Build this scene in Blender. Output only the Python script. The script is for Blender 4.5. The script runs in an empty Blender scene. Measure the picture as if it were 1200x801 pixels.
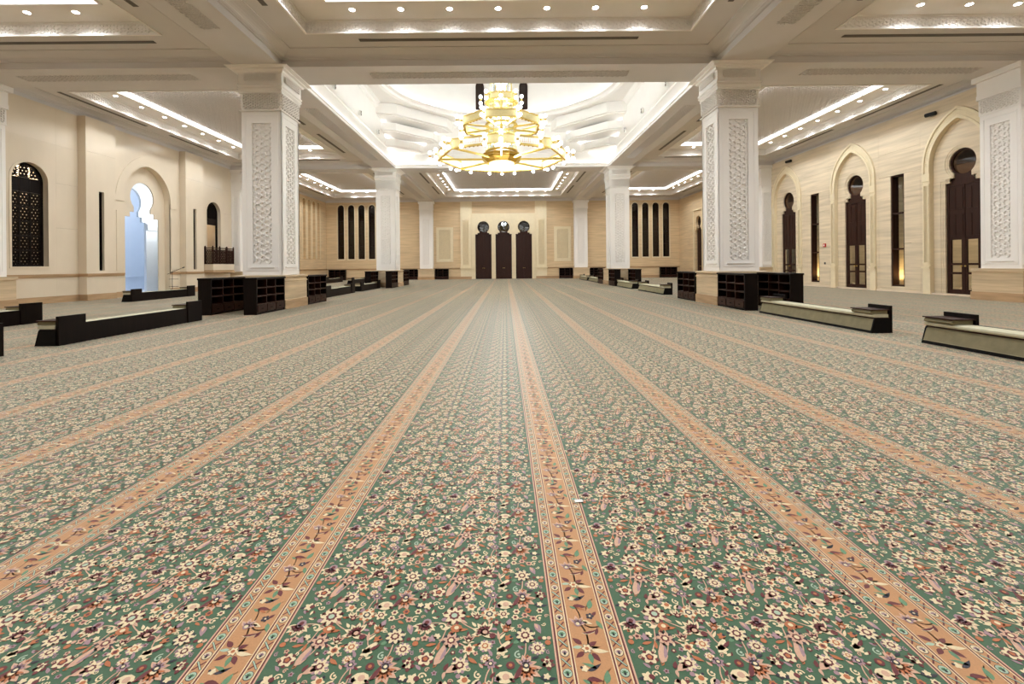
import bpy, bmesh, math, random
from mathutils import Vector, Matrix
from mathutils.geometry import tessellate_polygon
random.seed(7)
PI = math.pi
SC = bpy.context.scene
COL = SC.collection
U = 1.3                      # camera height; most of the hall is laid out in this unit

# ------------------------------------------------------------------ camera
cd = bpy.data.cameras.new('camera'); cam = bpy.data.objects.new('camera', cd); COL.objects.link(cam)
cd.sensor_width = 36.0; cd.lens = 16.0
cd.shift_x = (600-592)/1200.0; cd.shift_y = -(400.5-311)/1200.0
cd.clip_start = 0.05; cd.clip_end = 300
cam.location = (0.13, 0, U)
cam.rotation_euler = (PI/2, 0, 0)
cam.rotation_euler = (Matrix.Rotation(math.radians(0.5), 3, 'Y') @ Matrix.Rotation(PI/2, 3, 'X')).to_euler()
SC.camera = cam
# ------------------------------------------------------------------ world, exposure, sampling
w = bpy.data.worlds.new('world'); SC.world = w; w.use_nodes = True
w.node_tree.nodes['Background'].inputs['Color'].default_value = (0.75, 0.85, 1, 1)
w.node_tree.nodes['Background'].inputs['Strength'].default_value = 0.02
SC.view_settings.view_transform = 'Standard'; SC.view_settings.look = 'None'
SC.view_settings.exposure = 0.46; SC.view_settings.gamma = 1.0
SC.view_settings.use_curve_mapping = False
cy = SC.cycles
cy.use_denoising = True
cy.max_bounces = 8; cy.diffuse_bounces = 5; cy.glossy_bounces = 3; cy.transmission_bounces = 4; cy.transparent_max_bounces = 8
cy.sample_clamp_indirect = 6.0; cy.caustics_reflective = False; cy.caustics_refractive = False
cy.use_light_tree = True

# lamp strengths (each lamp is made in its own builder further down)
P_DOWN = 125.0        # watts of one recessed downlight
P_CHAND = 340.0     # watts of one chandelier tier
E_LED = 5.0         # emission of cove strips
E_DOME = 3.6
E_BULB = 5.5
P_ALC = 330.0  # scales the unseen fill lights added in the alcove
SHEEN = 0.75         # of the carpet's pile

# ------------------------------------------------------------------ materials
def srgb(r, g, b):
    f = lambda c: (c/255/12.92) if c/255 <= 0.04045 else ((c/255+0.055)/1.055)**2.4
    return (f(r), f(g), f(b), 1)
def mat(name, col, rough=0.6, var=0.06, scale=6.0, stretch=(1,1,1), metallic=0.0, spec=0.4, bump=0.0, detail=4.0, col2=None, coat=0.0):
    m = bpy.data.materials.new(name); m.use_nodes = True
    nt = m.node_tree; b = nt.nodes['Principled BSDF']
    tc = nt.nodes.new('ShaderNodeTexCoord'); mp = nt.nodes.new('ShaderNodeMapping')
    mp.inputs['Scale'].default_value = stretch
    nz = nt.nodes.new('ShaderNodeTexNoise'); nz.inputs['Scale'].default_value = scale; nz.inputs['Detail'].default_value = detail
    rp = nt.nodes.new('ShaderNodeValToRGB')
    c1 = [c*(1-var) for c in col[:3]]+[1]; c2 = list(col2) if col2 else [min(1, c*(1+var)) for c in col[:3]]+[1]
    rp.color_ramp.elements[0].color = c1; rp.color_ramp.elements[1].color = c2
    rp.color_ramp.elements[0].position = 0.32; rp.color_ramp.elements[1].position = 0.68
    nt.links.new(tc.outputs['Object'], mp.inputs['Vector']); nt.links.new(mp.outputs['Vector'], nz.inputs['Vector'])
    nt.links.new(nz.outputs['Fac'], rp.inputs['Fac']); nt.links.new(rp.outputs['Color'], b.inputs['Base Color'])
    b.inputs['Roughness'].default_value = rough; b.inputs['Metallic'].default_value = metallic
    b.inputs['Specular IOR Level'].default_value = spec
    if coat: b.inputs['Coat Weight'].default_value = coat; b.inputs['Coat Roughness'].default_value = 0.08
    if bump:
        bp = nt.nodes.new('ShaderNodeBump'); bp.inputs['Strength'].default_value = bump; bp.inputs['Distance'].default_value = 0.02
        nt.links.new(nz.outputs['Fac'], bp.inputs['Height']); nt.links.new(bp.outputs['Normal'], b.inputs['Normal'])
    return m
def emit(name, col, s):
    m = bpy.data.materials.new(name); m.use_nodes = True; nt = m.node_tree
    b = nt.nodes['Principled BSDF']; b.inputs['Base Color'].default_value = (0.8,0.8,0.8,1)
    b.inputs['Emission Color'].default_value = col; b.inputs['Emission Strength'].default_value = s
    return m
def glass(name, tint, gloss=0.12):
    m = bpy.data.materials.new(name); m.use_nodes = True; nt = m.node_tree
    nt.nodes.remove(nt.nodes['Principled BSDF'])
    t = nt.nodes.new('ShaderNodeBsdfTransparent'); t.inputs['Color'].default_value = tint
    g = nt.nodes.new('ShaderNodeBsdfGlossy'); g.inputs['Roughness'].default_value = 0.03
    x = nt.nodes.new('ShaderNodeMixShader'); x.inputs['Fac'].default_value = gloss
    nt.links.new(t.outputs[0], x.inputs[1]); nt.links.new(g.outputs[0], x.inputs[2])
    nt.links.new(x.outputs[0], nt.nodes['Material Output'].inputs['Surface'])
    return m
M = {}
M['plaster'] = mat('white_plaster', srgb(236,232,227), 0.55, 0.012, 2.0)
M['ceil'] = mat('ceiling_paint', srgb(205,201,199), 0.7, 0.012, 2.0)
M['marble'] = mat('cream_marble', srgb(216,202,180), 0.16, 0.035, 1.1, (1,1,0.7), spec=0.5, detail=8)
M['travertine'] = mat('travertine', srgb(213,197,170), 0.24, 0.13, 1.6, (0.35,0.35,5.5), spec=0.45, detail=9)
M['trav_back'] = mat('travertine_gold', srgb(208,183,146), 0.3, 0.13, 1.6, (0.35,0.35,5.5), spec=0.4, detail=9)
M['trav_plinth'] = mat('banded_travertine', srgb(198,176,144), 0.3, 0.18, 1.8, (0.4,0.4,7), spec=0.4, detail=9)
M['brown'] = mat('brown_marble', srgb(176,146,112), 0.25, 0.16, 2.2, (0.5,0.5,4), spec=0.5, detail=8)
M['cream'] = mat('carved_limestone', srgb(224,210,178), 0.6, 0.03, 5)
M['wood'] = mat('dark_wood', srgb(17,9,7), 0.45, 0.3, 3.0, (6,6,0.6), spec=0.12)
M['wood2'] = mat('mahogany', srgb(46,23,15), 0.45, 0.25, 3.0, (6,6,0.5), spec=0.2)
M['black'] = mat('black_lacquer', srgb(11,8,8), 0.55, 0.2, 3, spec=0.12)
M['uph'] = mat('olive_velvet', srgb(128,120,94), 0.85, 0.10, 7, spec=0.15, bump=0.15)
M['uphtop'] = mat('pale_olive_fabric', srgb(186,180,154), 0.85, 0.05, 9, spec=0.15)
M['vent'] = mat('vent_grey', srgb(96,90,84), 0.6, 0.05, 5)
M['gold'] = mat('polished_gold', srgb(214,186,104), 0.3, 0.08, 4, metallic=0.85)
M['goldpaint'] = mat('gold_leaf_panel', srgb(226,212,158), 0.5, 0.06, 12, metallic=0.1)
M['golddark'] = mat('aged_gold', srgb(172,134,50), 0.32, 0.1, 4, metallic=0.8)
M['steel'] = mat('black_steel', srgb(30,30,32), 0.4, 0.1, 4, metallic=0.5)
M['red'] = mat('red_plastic', srgb(190,30,25), 0.4, 0.05, 4)
M['whitepl'] = mat('white_plastic', srgb(235,235,232), 0.4, 0.02, 4)
M['bluewall'] = mat('alcove_paint', srgb(226,232,240), 0.6, 0.012, 2)
M['led'] = emit('led_strip_light', (1,0.99,0.97,1), E_LED)
M['leddome'] = emit('dome_strip_light', (0.93,0.98,1,1), E_DOME)
M['lens'] = emit('downlight_lens', (1,0.97,0.93,1), 22.0)
M['bulb'] = emit('frosted_bulb', (0.96,0.99,1,1), E_BULB)
M['plaque'] = emit('emissive_plaque', (1,0.98,0.9,1), 0.45)  # white plaque with a weak emission of its own
M['glass'] = glass('clear_glass', (0.86,0.9,0.9,1), 0.05)
M['darkglass'] = glass('smoked_glass', (0.30,0.22,0.18,1), 0.05)
M['lglass'] = glass('lantern_glass', (0.9,0.96,0.97,1), 0.2)
M['back_dark'] = mat('dark_backing', srgb(38,24,18), 0.5, 0.2, 2)  # plain dark brown: dome panes and the sheet added behind the back doors
M['green'] = mat('carpet_green', srgb(60,96,64), 0.95, 0.10, 160, spec=0.05)
M['tan'] = mat('carpet_tan', srgb(196,141,92), 0.95, 0.07, 160, spec=0.05)
M['ccream'] = mat('carpet_cream', srgb(233,212,170), 0.95, 0.06, 160, spec=0.05)
M['cpink'] = mat('carpet_pink', srgb(212,168,140), 0.95, 0.07, 160, spec=0.05)
M['cred'] = mat('carpet_maroon', srgb(104,26,30), 0.95, 0.12, 160, spec=0.05)
M['cnavy'] = mat('carpet_navy', srgb(36,28,44), 0.95, 0.12, 160, spec=0.05)
M['cmauve'] = mat('carpet_mauve', srgb(166,132,138), 0.95, 0.08, 160, spec=0.05)
M['corange'] = mat('carpet_rust', srgb(186,106,58), 0.95, 0.08, 160, spec=0.05)
M['cleaf'] = mat('carpet_leaf_green', srgb(96,138,100), 0.95, 0.08, 160, spec=0.05)
M['cpale'] = mat('carpet_pale_green', srgb(176,196,170), 0.95, 0.05, 160, spec=0.05)

for k in ('green','tan','ccream','cpink','cred','cnavy','cmauve','corange','cleaf','cpale'):   # wool pile: soft sheen at grazing angles
    b = M[k].node_tree.nodes['Principled BSDF']; b.inputs['Specular IOR Level'].default_value = 0.4; b.inputs['Roughness'].default_value = 0.56; b.inputs['Sheen Weight'].default_value = SHEEN; b.inputs['Sheen Roughness'].default_value = 0.35
    b.inputs['Sheen Tint'].default_value = (0.86, 0.97, 0.92, 1)

# ------------------------------------------------------------------ mesh helpers
class MB:
    def __init__(s): s.v = []; s.f = []; s.m = []
    def add(s, vs, fs, mi=0):
        o = len(s.v); s.v += [tuple(p) for p in vs]
        s.f += [tuple(i+o for i in f) for f in fs]; s.m += [mi]*len(fs); return s
    def box(s, a, b, mi=0):
        x0,y0,z0 = [min(p,q) for p,q in zip(a,b)]; x1,y1,z1 = [max(p,q) for p,q in zip(a,b)]
        return s.add([(x0,y0,z0),(x1,y0,z0),(x1,y1,z0),(x0,y1,z0),(x0,y0,z1),(x1,y0,z1),(x1,y1,z1),(x0,y1,z1)],
            [(0,3,2,1),(4,5,6,7),(0,1,5,4),(1,2,6,5),(2,3,7,6),(3,0,4,7)], mi)
    def prism(s, poly, z0, z1, mi=0):          # poly in xy, convex
        n = len(poly)
        return s.add([(x,y,z0) for x,y in poly]+[(x,y,z1) for x,y in poly],
            [tuple(range(n))[::-1], tuple(range(n,2*n))]+[(i,(i+1)%n,(i+1)%n+n,i+n) for i in range(n)], mi)
    def lathe(s, prof, n=24, c=(0,0,0), mi=0, ph=0.0):
        vs = []; fs = []
        for r,z in prof:
            for k in range(n):
                a = 2*PI*k/n+ph; vs.append((c[0]+r*math.cos(a), c[1]+r*math.sin(a), c[2]+z))
        for i in range(len(prof)-1):
            for k in range(n):
                fs.append((i*n+k, i*n+(k+1)%n, (i+1)*n+(k+1)%n, (i+1)*n+k))
        return s.add(vs, fs, mi)
    def tube(s, p, q, r, n=8, mi=0, r2=None):
        p = Vector(p); q = Vector(q); d = (q-p).normalized(); r2 = r if r2 is None else r2
        a = d.orthogonal().normalized(); b = d.cross(a)
        vs = [p+(a*math.cos(2*PI*k/n)+b*math.sin(2*PI*k/n))*r for k in range(n)]+[q+(a*math.cos(2*PI*k/n)+b*math.sin(2*PI*k/n))*r2 for k in range(n)]
        return s.add(vs, [(k,(k+1)%n,(k+1)%n+n,k+n) for k in range(n)]+[tuple(range(n))[::-1], tuple(range(n,2*n))], mi)
    def sphere(s, c, r, n=10, m=6, sz=1.0, mi=0):
        return s.lathe([(max(1e-4, r*math.sin(PI*i/m)), r*sz*-math.cos(PI*i/m)) for i in range(m+1)], n, c, mi)
    def ring(s, rect, prof, mi=0):             # sweep (inset, z) round a rectangle x0,x1,y0,y1
        x0,x1,y0,y1 = rect; vs = []; fs = []
        for d,z in prof:
            vs += [(x0+d,y0+d,z),(x1-d,y0+d,z),(x1-d,y1-d,z),(x0+d,y1-d,z)]
        for i in range(len(prof)-1):
            for k in range(4): fs.append((i*4+k, i*4+(k+1)%4, i*4+4+(k+1)%4, i*4+4+k))
        return s.add(vs, fs, mi)
    def panel(s, outer, holes, d0, d1, mp, mi=0, mside=None):   # plate with holes; front at d1, edges back to d0
        loops = [outer]+list(holes); flat = [p for l in loops for p in l]
        tris = tessellate_polygon([[Vector((p[0],p[1],0)) for p in l] for l in loops])
        s.add([mp(p[0],p[1],d1) for p in flat], [tuple(t) for t in tris], mi)
        for l in loops:
            n = len(l)
            s.add([mp(p[0],p[1],d1) for p in l]+[mp(p[0],p[1],d0) for p in l], [(i,(i+1)%n,(i+1)%n+n,i+n) for i in range(n)], mi if mside is None else mside)
        return s
    def build(s, name, mats, parent=None, loc=None, smooth=False):
        me = mesh_of(s, name, mats, smooth)
        return link(name, me, parent, loc)
def mesh_of(s, name, mats, smooth=False):
    me = bpy.data.meshes.new(name); me.from_pydata(s.v, [], s.f)
    ms = mats if isinstance(mats, (list, tuple)) else [mats]
    for m in ms: me.materials.append(M[m] if isinstance(m, str) else m)
    if len(ms) > 1: me.polygons.foreach_set('material_index', s.m)
    if len(s.f) < 30000:
        b = bmesh.new(); b.from_mesh(me); bmesh.ops.recalc_face_normals(b, faces=b.faces); b.to_mesh(me); b.free()
    if smooth: me.polygons.foreach_set('use_smooth', [True]*len(me.polygons))
    me.update(); return me
def link(name, me, parent=None, loc=None):
    o = bpy.data.objects.new(name, me); COL.objects.link(o)
    if parent: o.parent = parent
    if loc: o.location = loc
    return o
def tag(o, label=None, cat=None, group=None, kind=None):
    if label: o['label'] = label
    if cat: o['category'] = cat
    if group: o['group'] = group
    if kind: o['kind'] = kind
    return o
def empty(name, loc=(0,0,0), rz=0, **k):
    o = bpy.data.objects.new(name, None); COL.objects.link(o); o.location = loc; o.rotation_euler = (0,0,rz); o.empty_display_size = 0.2
    return tag(o, **k)
def copy_tree(o, parent=None):
    c = o.copy(); COL.objects.link(c); c.parent = parent
    for ch in list(o.children): copy_tree(ch, c)
    return c
def rect(a, b, z0, z1): return [(a,z0),(b,z0),(b,z1),(a,z1)]
def arch(s0, w, zb, zs, za, n=10):             # pointed or round-headed outline, from bottom left round to bottom right
    H = za-zs
    c = (w*w-H*H)/(2*w); R = w-c
    a1 = math.atan2(H, -c)
    right = [(c+R*math.cos(a1*i/n), zs+R*math.sin(a1*i/n)) for i in range(n+1)]
    pts = [(s0-w,zb)]+[(s0-x,z) for x,z in right]+[(s0+x,z) for x,z in right[::-1][1:]]+[(s0+w,zb)]
    return pts
def keyhole(s0, w, zb, zh, R, zc, b, k=0.0, n=18):   # door with stepped head under a horseshoe circle
    zi = zc-math.sqrt(max(0, R*R-b*b))
    zm = zh+(zi-zh)*0.5
    a0 = math.atan2(zi-zc, b)
    arc = [(R*math.cos(a0+(PI-2*a0)*i/n), zc+R*math.sin(a0+(PI-2*a0)*i/n)) for i in range(n+1)]
    wm = b+(w-b)*0.45
    L = [(-w,zb),(-w,zh),(-wm,zh),(-wm,zm),(-b,zm)]+[(x,z) for x,z in arc[::-1]]+[(b,zm),(wm,zm),(wm,zh),(w,zh),(w,zb)]
    return [(s0+x,z) for x,z in L]
def band(outer, inner): return outer+inner[::-1]
# ---- star strapwork: Hankin stars on a hexagon grid, clipped to a rectangle
def star_segments(w, h, a, shape=None):
    segs = []
    dx = a*math.sqrt(3); dy = a*1.5
    for j in range(-1, int(h/dy)+2):
        for i in range(-1, int(w/dx)+2):
            cx = i*dx+(dx/2 if j % 2 else 0); cyy = j*dy
            mids = [(cx+dx/2*math.cos(PI/3*k), cyy+dx/2*math.sin(PI/3*k)) for k in range(6)]
            for k in range(6):                 # from each edge midpoint to the star's inner point
                r = dx*0.29; a2 = PI/3*k+PI/6
                q = (cx+r*math.cos(a2), cyy+r*math.sin(a2))
                segs.append((mids[k], q)); segs.append((q, mids[(k+1) % 6]))
    out = []
    for p, q in segs:
        t0, t1 = 0.0, 1.0; dxx = q[0]-p[0]; dyy = q[1]-p[1]; ok = True
        for pp, qq in ((-dxx, p[0]), (dxx, w-p[0]), (-dyy, p[1]), (dyy, h-p[1])):
            if abs(pp) < 1e-9:
                if qq < 0: ok = False
            else:
                t = qq/pp
                if pp < 0: t0 = max(t0, t)
                else: t1 = min(t1, t)
        if ok and t1-t0 > 1e-3:
            P = (p[0]+dxx*t0, p[1]+dyy*t0); Q = (p[0]+dxx*t1, p[1]+dyy*t1)
            if shape is None or shape((P[0]+Q[0])/2, (P[1]+Q[1])/2): out.append((P, Q))
    return out
def lattice(mb, s0, z0, w, h, a, sw, d0, d1, mp, shape=None, mi=0):
    for P, Q in star_segments(w, h, a, shape):
        ux, uy = Q[0]-P[0], Q[1]-P[1]; L = math.hypot(ux, uy) or 1; nx, ny = -uy/L*sw/2, ux/L*sw/2
        c = [(P[0]+nx,P[1]+ny),(Q[0]+nx,Q[1]+ny),(Q[0]-nx,Q[1]-ny),(P[0]-nx,P[1]-ny)]
        t = [(P[0]+nx*.55,P[1]+ny*.55),(Q[0]+nx*.55,Q[1]+ny*.55),(Q[0]-nx*.55,Q[1]-ny*.55),(P[0]-nx*.55,P[1]-ny*.55)]
        mb.add([mp(s0+x,z0+z,d0) for x,z in c]+[mp(s0+x,z0+z,d1) for x,z in t], [(4,5,6,7),(0,1,5,4),(1,2,6,5),(2,3,7,6),(3,0,4,7)], mi)
    return mb

# ------------------------------------------------------------------ hall dimensions (metres)
WX = 13.4*U; YB = 34.4*U; YF = -5.0
CX = 5.78*U; ROWS = (11.5*U, 22.95*U); CW = 0.95*U; HB = 0.55*U
ZB = 5.82*U; ZS = 6.10*U; ZL = 6.38*U; ZP = 6.50*U
mapL = lambda s, z, d: (-WX+d, s, z)
WR = 13.28*U                 # the door wall stands a little nearer the axis
mapR = lambda s, z, d: (WR-d, s, z)
mapB = lambda s, z, d: (s, YB-d, z)

# ------------------------------------------------------------------ floor and its carpet pattern
fl = MB().box((-WX-0.6, YF, -0.15), (WX+0.6, YB+0.4, 0.0)).build('floor', 'green')
tag(fl, kind='structure')
CI = {k: i for i, k in enumerate(['green','tan','ccream','cpink','cred','cnavy','cmauve','corange','cleaf','cpale'])}
CM = list(CI)
PX, PY = 0.457, 0.308
LAY = [0]
class Rug:
    """flat woven motifs; every layer lies a hair above the one before"""
    def __init__(s): s.mb = MB()
    def poly(s, pts, col, lay):
        z = 0.0006+lay*0.0004; n = len(pts)
        cx = sum(p[0] for p in pts)/n; cyy = sum(p[1] for p in pts)/n
        s.mb.add([(cx,cyy,z)]+[(x,y,z) for x,y in pts], [(0,i+1,(i+1) % n+1) for i in range(n)], CI[col])
    def strip(s, pts, wd, col, lay):
        z = 0.0006+lay*0.0004; vs = []
        for i, (x,y) in enumerate(pts):
            a = pts[max(0,i-1)]; b = pts[min(len(pts)-1,i+1)]; L = math.hypot(b[0]-a[0], b[1]-a[1]) or 1
            nx, ny = -(b[1]-a[1])/L*wd/2, (b[0]-a[0])/L*wd/2
            vs += [(x+nx,y+ny,z),(x-nx,y-ny,z)]
        s.mb.add(vs, [(2*i,2*i+1,2*i+3,2*i+2) for i in range(len(pts)-1)], CI[col])
    def petals(s, x, y, R, n, d, col, lay, ph=0.0, sharp=1.0):
        pts = []
        for k in range(n*4):
            a = 2*PI*k/(n*4)+ph; c = 0.5+0.5*math.cos(n*(a-ph))
            r = R*(1-d+d*(c**sharp)); pts.append((x+r*math.cos(a), y+r*math.sin(a)))
        s.poly(pts, col, lay)
    def disc(s, x, y, r, col, lay, n=8, sx=1.0): s.poly([(x+r*sx*math.cos(2*PI*k/n), y+r*math.sin(2*PI*k/n)) for k in range(n)], col, lay)
    def leaf(s, x, y, ang, L, W, col, lay, bend=0.0):
        pts = []
        for t in [0,.2,.45,.7,.9,1,.9,.7,.45,.2]:
            i = len(pts); side = 1 if i <= 5 else -1
            wv = W*math.sin(PI*min(1, t**0.8))*0.5*side
            b = bend*L*(t*t)
            u, v = (t-0.5)*L, wv+b
            pts.append((x+u*math.cos(ang)-v*math.sin(ang), y+u*math.sin(ang)+v*math.cos(ang)))
        s.poly(pts, col, lay)
    def rosette(s, x, y, R, n, c1='ccream', c2='cred', c3='ccream', rim='cnavy', ph=0.3):
        s.petals(x, y, R*1.08, n, 0.36, rim, 1, ph+PI/n, 0.7) if rim else None
        s.petals(x, y, R, n, 0.42, c1, 2, ph, 0.7)
        s.petals(x, y, R*0.5, n, 0.2, c2, 3, ph); s.disc(x, y, R*0.27, c3, 4)
    def lotus(s, x, y, ang, R, c1='ccream', c2='cred', c3='cpink', n=5, span=2.4):
        for k in range(n):
            a = ang-span/2+span*k/(n-1)
            s.leaf(x+R*.55*math.cos(a), y+R*.55*math.sin(a), a, R*1.1, R*.5, c1, 2)
            s.leaf(x+R*.45*math.cos(a), y+R*.45*math.sin(a), a, R*.62, R*.22, c2, 3)
        s.disc(x, y, R*.36, c2, 3); s.disc(x, y, R*.2, c3, 4)
    def curl(s, x, y, r, ang, col='ccream', wd=0.0045, sg=1):
        s.strip([(x+r*(1-.09*i)*math.cos(ang+sg*i*.55), y+r*(1-.09*i)*math.sin(ang+sg*i*.55)) for i in range(9)], wd, col, 1)
        s.disc(x+r*.2*math.cos(ang), y+r*.2*math.sin(ang), r*.3, col, 2, 6)
    def vine(s, a, b, bow, col='cpink', wd=0.0042):
        mx, my = (a[0]+b[0])/2, (a[1]+b[1])/2; dx, dy = b[0]-a[0], b[1]-a[1]
        c = (mx-dy*bow, my+dx*bow)
        s.strip([((1-t)**2*a[0]+2*t*(1-t)*c[0]+t*t*b[0], (1-t)**2*a[1]+2*t*(1-t)*c[1]+t*t*b[1]) for t in [i/6 for i in range(7)]], wd, col, 0)
rg = Rug(); MS = 1.08; CENT = set(); FILL = []
def field(dx, dy, lo, hi):
    def ok(x): return lo+0.012 < x+dx < hi-0.012
    def at(x, y): return x+dx, y+dy
    def V(a, b, bow):
        if ok(a[0]) and ok(b[0]): rg.vine(at(*a), at(*b), bow)
    # stems first
    for a, b, bow in [((-.22,.111),(-.222,.04),.05),((-.222,.04),(-.223,-.02),-.2),((-.479,.204),(-.365,.126),-.15),((-.479,.204),(-.50,.02),.25),((-.365,.126),(-.31,.11),.2),
                      ((-.31,.11),(-.29,.06),-.3),((-.349,.21),(-.34,.29),.2),((-.349,.21),(-.365,.126),.2),((-.48,.09),(-.415,.055),.2),((-.414,.055),(-.40,.01),-.3),
                      ((-.278,.161),(-.314,.11),.15),((-.555,.018),(-.50,.204),-.2),((-.58,.162),(-.479,.15),.3),((-.217,.203),(-.253,.193),.5),((-.187,.187),(-.217,.203),-.3),((-.338,.306),(-.34,.21),.2)]:
        V(a, b, bow)
    def put(x, y, fn, *a, **k):
        if not ok(x): return
        n0 = len(rg.mb.v); c = at(x, y); fn(*c, *a, **k); CENT.add((round(x, 4), round(y, 4)))
        for i in range(n0, len(rg.mb.v)):
            v = rg.mb.v[i]; rg.mb.v[i] = (c[0]+(v[0]-c[0])*MS, c[1]+(v[1]-c[1])*MS, v[2])
    put(-.220,.111, rg.rosette, .031, 8, 'ccream', 'cred', 'ccream', 'cnavy')
    put(-.180,.057, rg.rosette, .025, 9, 'ccream', 'cred', 'ccream', 'cmauve', .1)
    put(-.479,.204, rg.rosette, .039, 8, 'ccream', 'cred', 'cpale', 'cred', .0)
    put(-.349,.210, rg.rosette, .027, 6, 'ccream', 'cnavy', 'ccream', 'corange')
    put(-.296,.209, rg.rosette, .022, 6, 'ccream', 'cred', 'ccream', None, .1)
    put(-.413,.055, rg.rosette, .022, 6, 'ccream', 'corange', 'cred', None, .5)
    put(-.478,.092, rg.rosette, .029, 7, 'cpink', 'cred', 'ccream', 'cnavy', .2)
    put(-.359,.068, rg.rosette, .023, 7, 'ccream', 'corange', 'ccream', 'cmauve', .4)
    put(-.438,.301, rg.rosette, .028, 7, 'ccream', 'cred', 'ccream', 'cmauve', .2)
    put(-.462,.290, rg.leaf, 3.6, .05, .026, 'cpink', 2, .1)
    put(-.555,.018, rg.rosette, .026, 5, 'ccream', 'cred', 'corange', 'cred', .2)
    put(-.356,.018, rg.rosette, .016, 6, 'ccream', 'corange', 'ccream', 'cmauve', .2)
    put(-.338,.306, rg.rosette, .019, 6, 'cmauve', 'cnavy', 'ccream', None, .2)
    # lotus blossoms
    put(-.362,.126, rg.lotus, 2.2, .042, 'ccream', 'cred', 'cpink')
    put(-.355,.112, rg.leaf, -.5, .05, .018, 'ccream', 3); put(-.335,.110, rg.disc, .011, 'cred', 4)
    put(-.579,.162, rg.lotus, -1.8, .040, 'ccream', 'cred', 'cmauve'); put(-.575,.172, rg.disc, .016, 'cmauve', 4); put(-.575,.172, rg.disc, .008, 'cred', 5)
    put(-.289,.136, rg.lotus, 1.2, .030, 'ccream', 'corange', 'cpink', 4, 1.8)
    put(-.278,.165, rg.leaf, 1.3, .045, .022, 'cmauve', 2)
    put(-.417,.090, rg.lotus, 1.57, .026, 'cpink', 'cred', 'ccream', 3, 1.6); put(-.417,.084, rg.leaf, 0, .04, .012, 'ccream', 3)
    # scroll palmette
    put(-.223,.285, rg.lotus, -1.2, .045, 'cpink', 'corange', 'ccream', 5, 2.6); put(-.225,.300, rg.lotus, 1.4, .034, 'cpink', 'cmauve', 'ccream', 4, 2.2)
    put(-.243,.272, rg.leaf, .9, .055, .016, 'cred', 4, .25); put(-.222,.297, rg.disc, .011, 'cnavy', 5); put(-.222,.297, rg.disc, .006, 'ccream', 6)
    put(-.190,.280, rg.curl, .017, .4)
    # horn, buds, leaves
    put(-.288,.060, rg.leaf, .5, .062, .026, 'ccream', 2, .35); put(-.276,.062, rg.leaf, .3, .036, .013, 'cred', 3, .35); put(-.302,.046, rg.petals, .020, 5, .4, 'ccream', 2)
    put(-.273,.300, rg.disc, .014, 'cred', 2); put(-.273,.300, rg.disc, .006, 'corange', 3)
    put(-.292,.256, rg.disc, .021, 'ccream', 2, 9, 1.3); put(-.288,.258, rg.disc, .011, 'cpink', 3); put(-.268,.246, rg.leaf, -.6, .022, .010, 'cred', 2)
    put(-.500,.030, rg.leaf, 1.0, .080, .030, 'cpink', 2, .3); put(-.492,.035, rg.leaf, 1.0, .050, .012, 'cmauve', 3, .3); put(-.482,-.012, rg.leaf, 1.2, .028, .014, 'cred', 2)
    put(-.519,.068, rg.leaf, 1.5, .034, .011, 'corange', 2)
    put(-.399,.009, rg.leaf, -.7, .036, .014, 'corange', 2, .1)
    put(-.278,.100, rg.petals, .015, 5, .4, 'corange', 2); put(-.270,.104, rg.disc, .005, 'cnavy', 3)
    put(-.314,.112, rg.leaf, 1.7, .040, .010, 'cpink', 2); put(-.300,.108, rg.leaf, .9, .034, .009, 'ccream', 2)
    put(-.170,.144, rg.leaf, -.9, .045, .022, 'cmauve', 2, -.25); put(-.176,.152, rg.leaf, -.9, .026, .010, 'cpink', 3, -.25)
    for k in range(3): put(-.154+.016*k-.016,.099, rg.disc, .0075, ('cred','ccream','cpink')[k], 2, 6)
    put(-.153,.004, rg.petals, .022, 5, .5, 'cred', 2, .2); put(-.153,.004, rg.petals, .013, 5, .5, 'ccream', 3, .8); put(-.153,.004, rg.disc, .005, 'cred', 4)
    for x, y, c in ((-.187,.187,'cpink'),(-.217,.203,'cpink'),(-.253,.193,'ccream'),(-.248,.221,'ccream'),(-.160,.225,'ccream'),(-.205,.225,'corange')):
        put(x, y, rg.petals, .0135, 6, .3, c, 2); put(x, y, rg.disc, .006, 'cred', 3, 6)
    put(-.165,.186, rg.curl, .017, 1.0); put(-.517,.150, rg.curl, .019, 2.4, 'ccream', .0045, -1); put(-.500,.145, rg.leaf, .4, .03, .015, 'ccream', 2)
    put(-.465,.145, rg.disc, .017, 'corange', 2, 8, 1.2); put(-.465,.147, rg.disc, .008, 'ccream', 3)
    put(-.440,.138, rg.leaf, .1, .034, .012, 'corange', 2)
    put(-.583,.254, rg.petals, .019, 5, .4, 'ccream', 2); put(-.571,.254, rg.disc, .009, 'cred', 3); put(-.600,.250, rg.leaf, .2, .03, .011, 'cnavy', 1); put(-.557,.262, rg.curl, .015, 0)
    put(-.606,.300, rg.petals, .021, 4, .5, 'cred', 2); put(-.606,.300, rg.petals, .011, 4, .5, 'ccream', 3, .7)
    put(-.395,.195, rg.lotus, 1.5, .027, 'ccream', 'cred', 'cpink', 3, 1.9); put(-.420,.245, rg.petals, .021, 6, .4, 'ccream', 2); put(-.418,.248, rg.disc, .009, 'corange', 3); put(-.408,.262, rg.disc, .005, 'cnavy', 3)
    put(-.384,.240, rg.leaf, .8, .034, .014, 'ccream', 2); put(-.440,.262, rg.disc, .008, 'cmauve', 2); put(-.375,.265, rg.curl, .015, 2.0); put(-.375,.235, rg.disc, .010, 'cmauve', 2)
    put(-.315,.250, rg.petals, .012, 5, .4, 'cmauve', 2); put(-.322,.170, rg.petals, .017, 4, .5, 'cred', 2); put(-.322,.170, rg.petals, .009, 4, .5, 'cpink', 3, .7)
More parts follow.
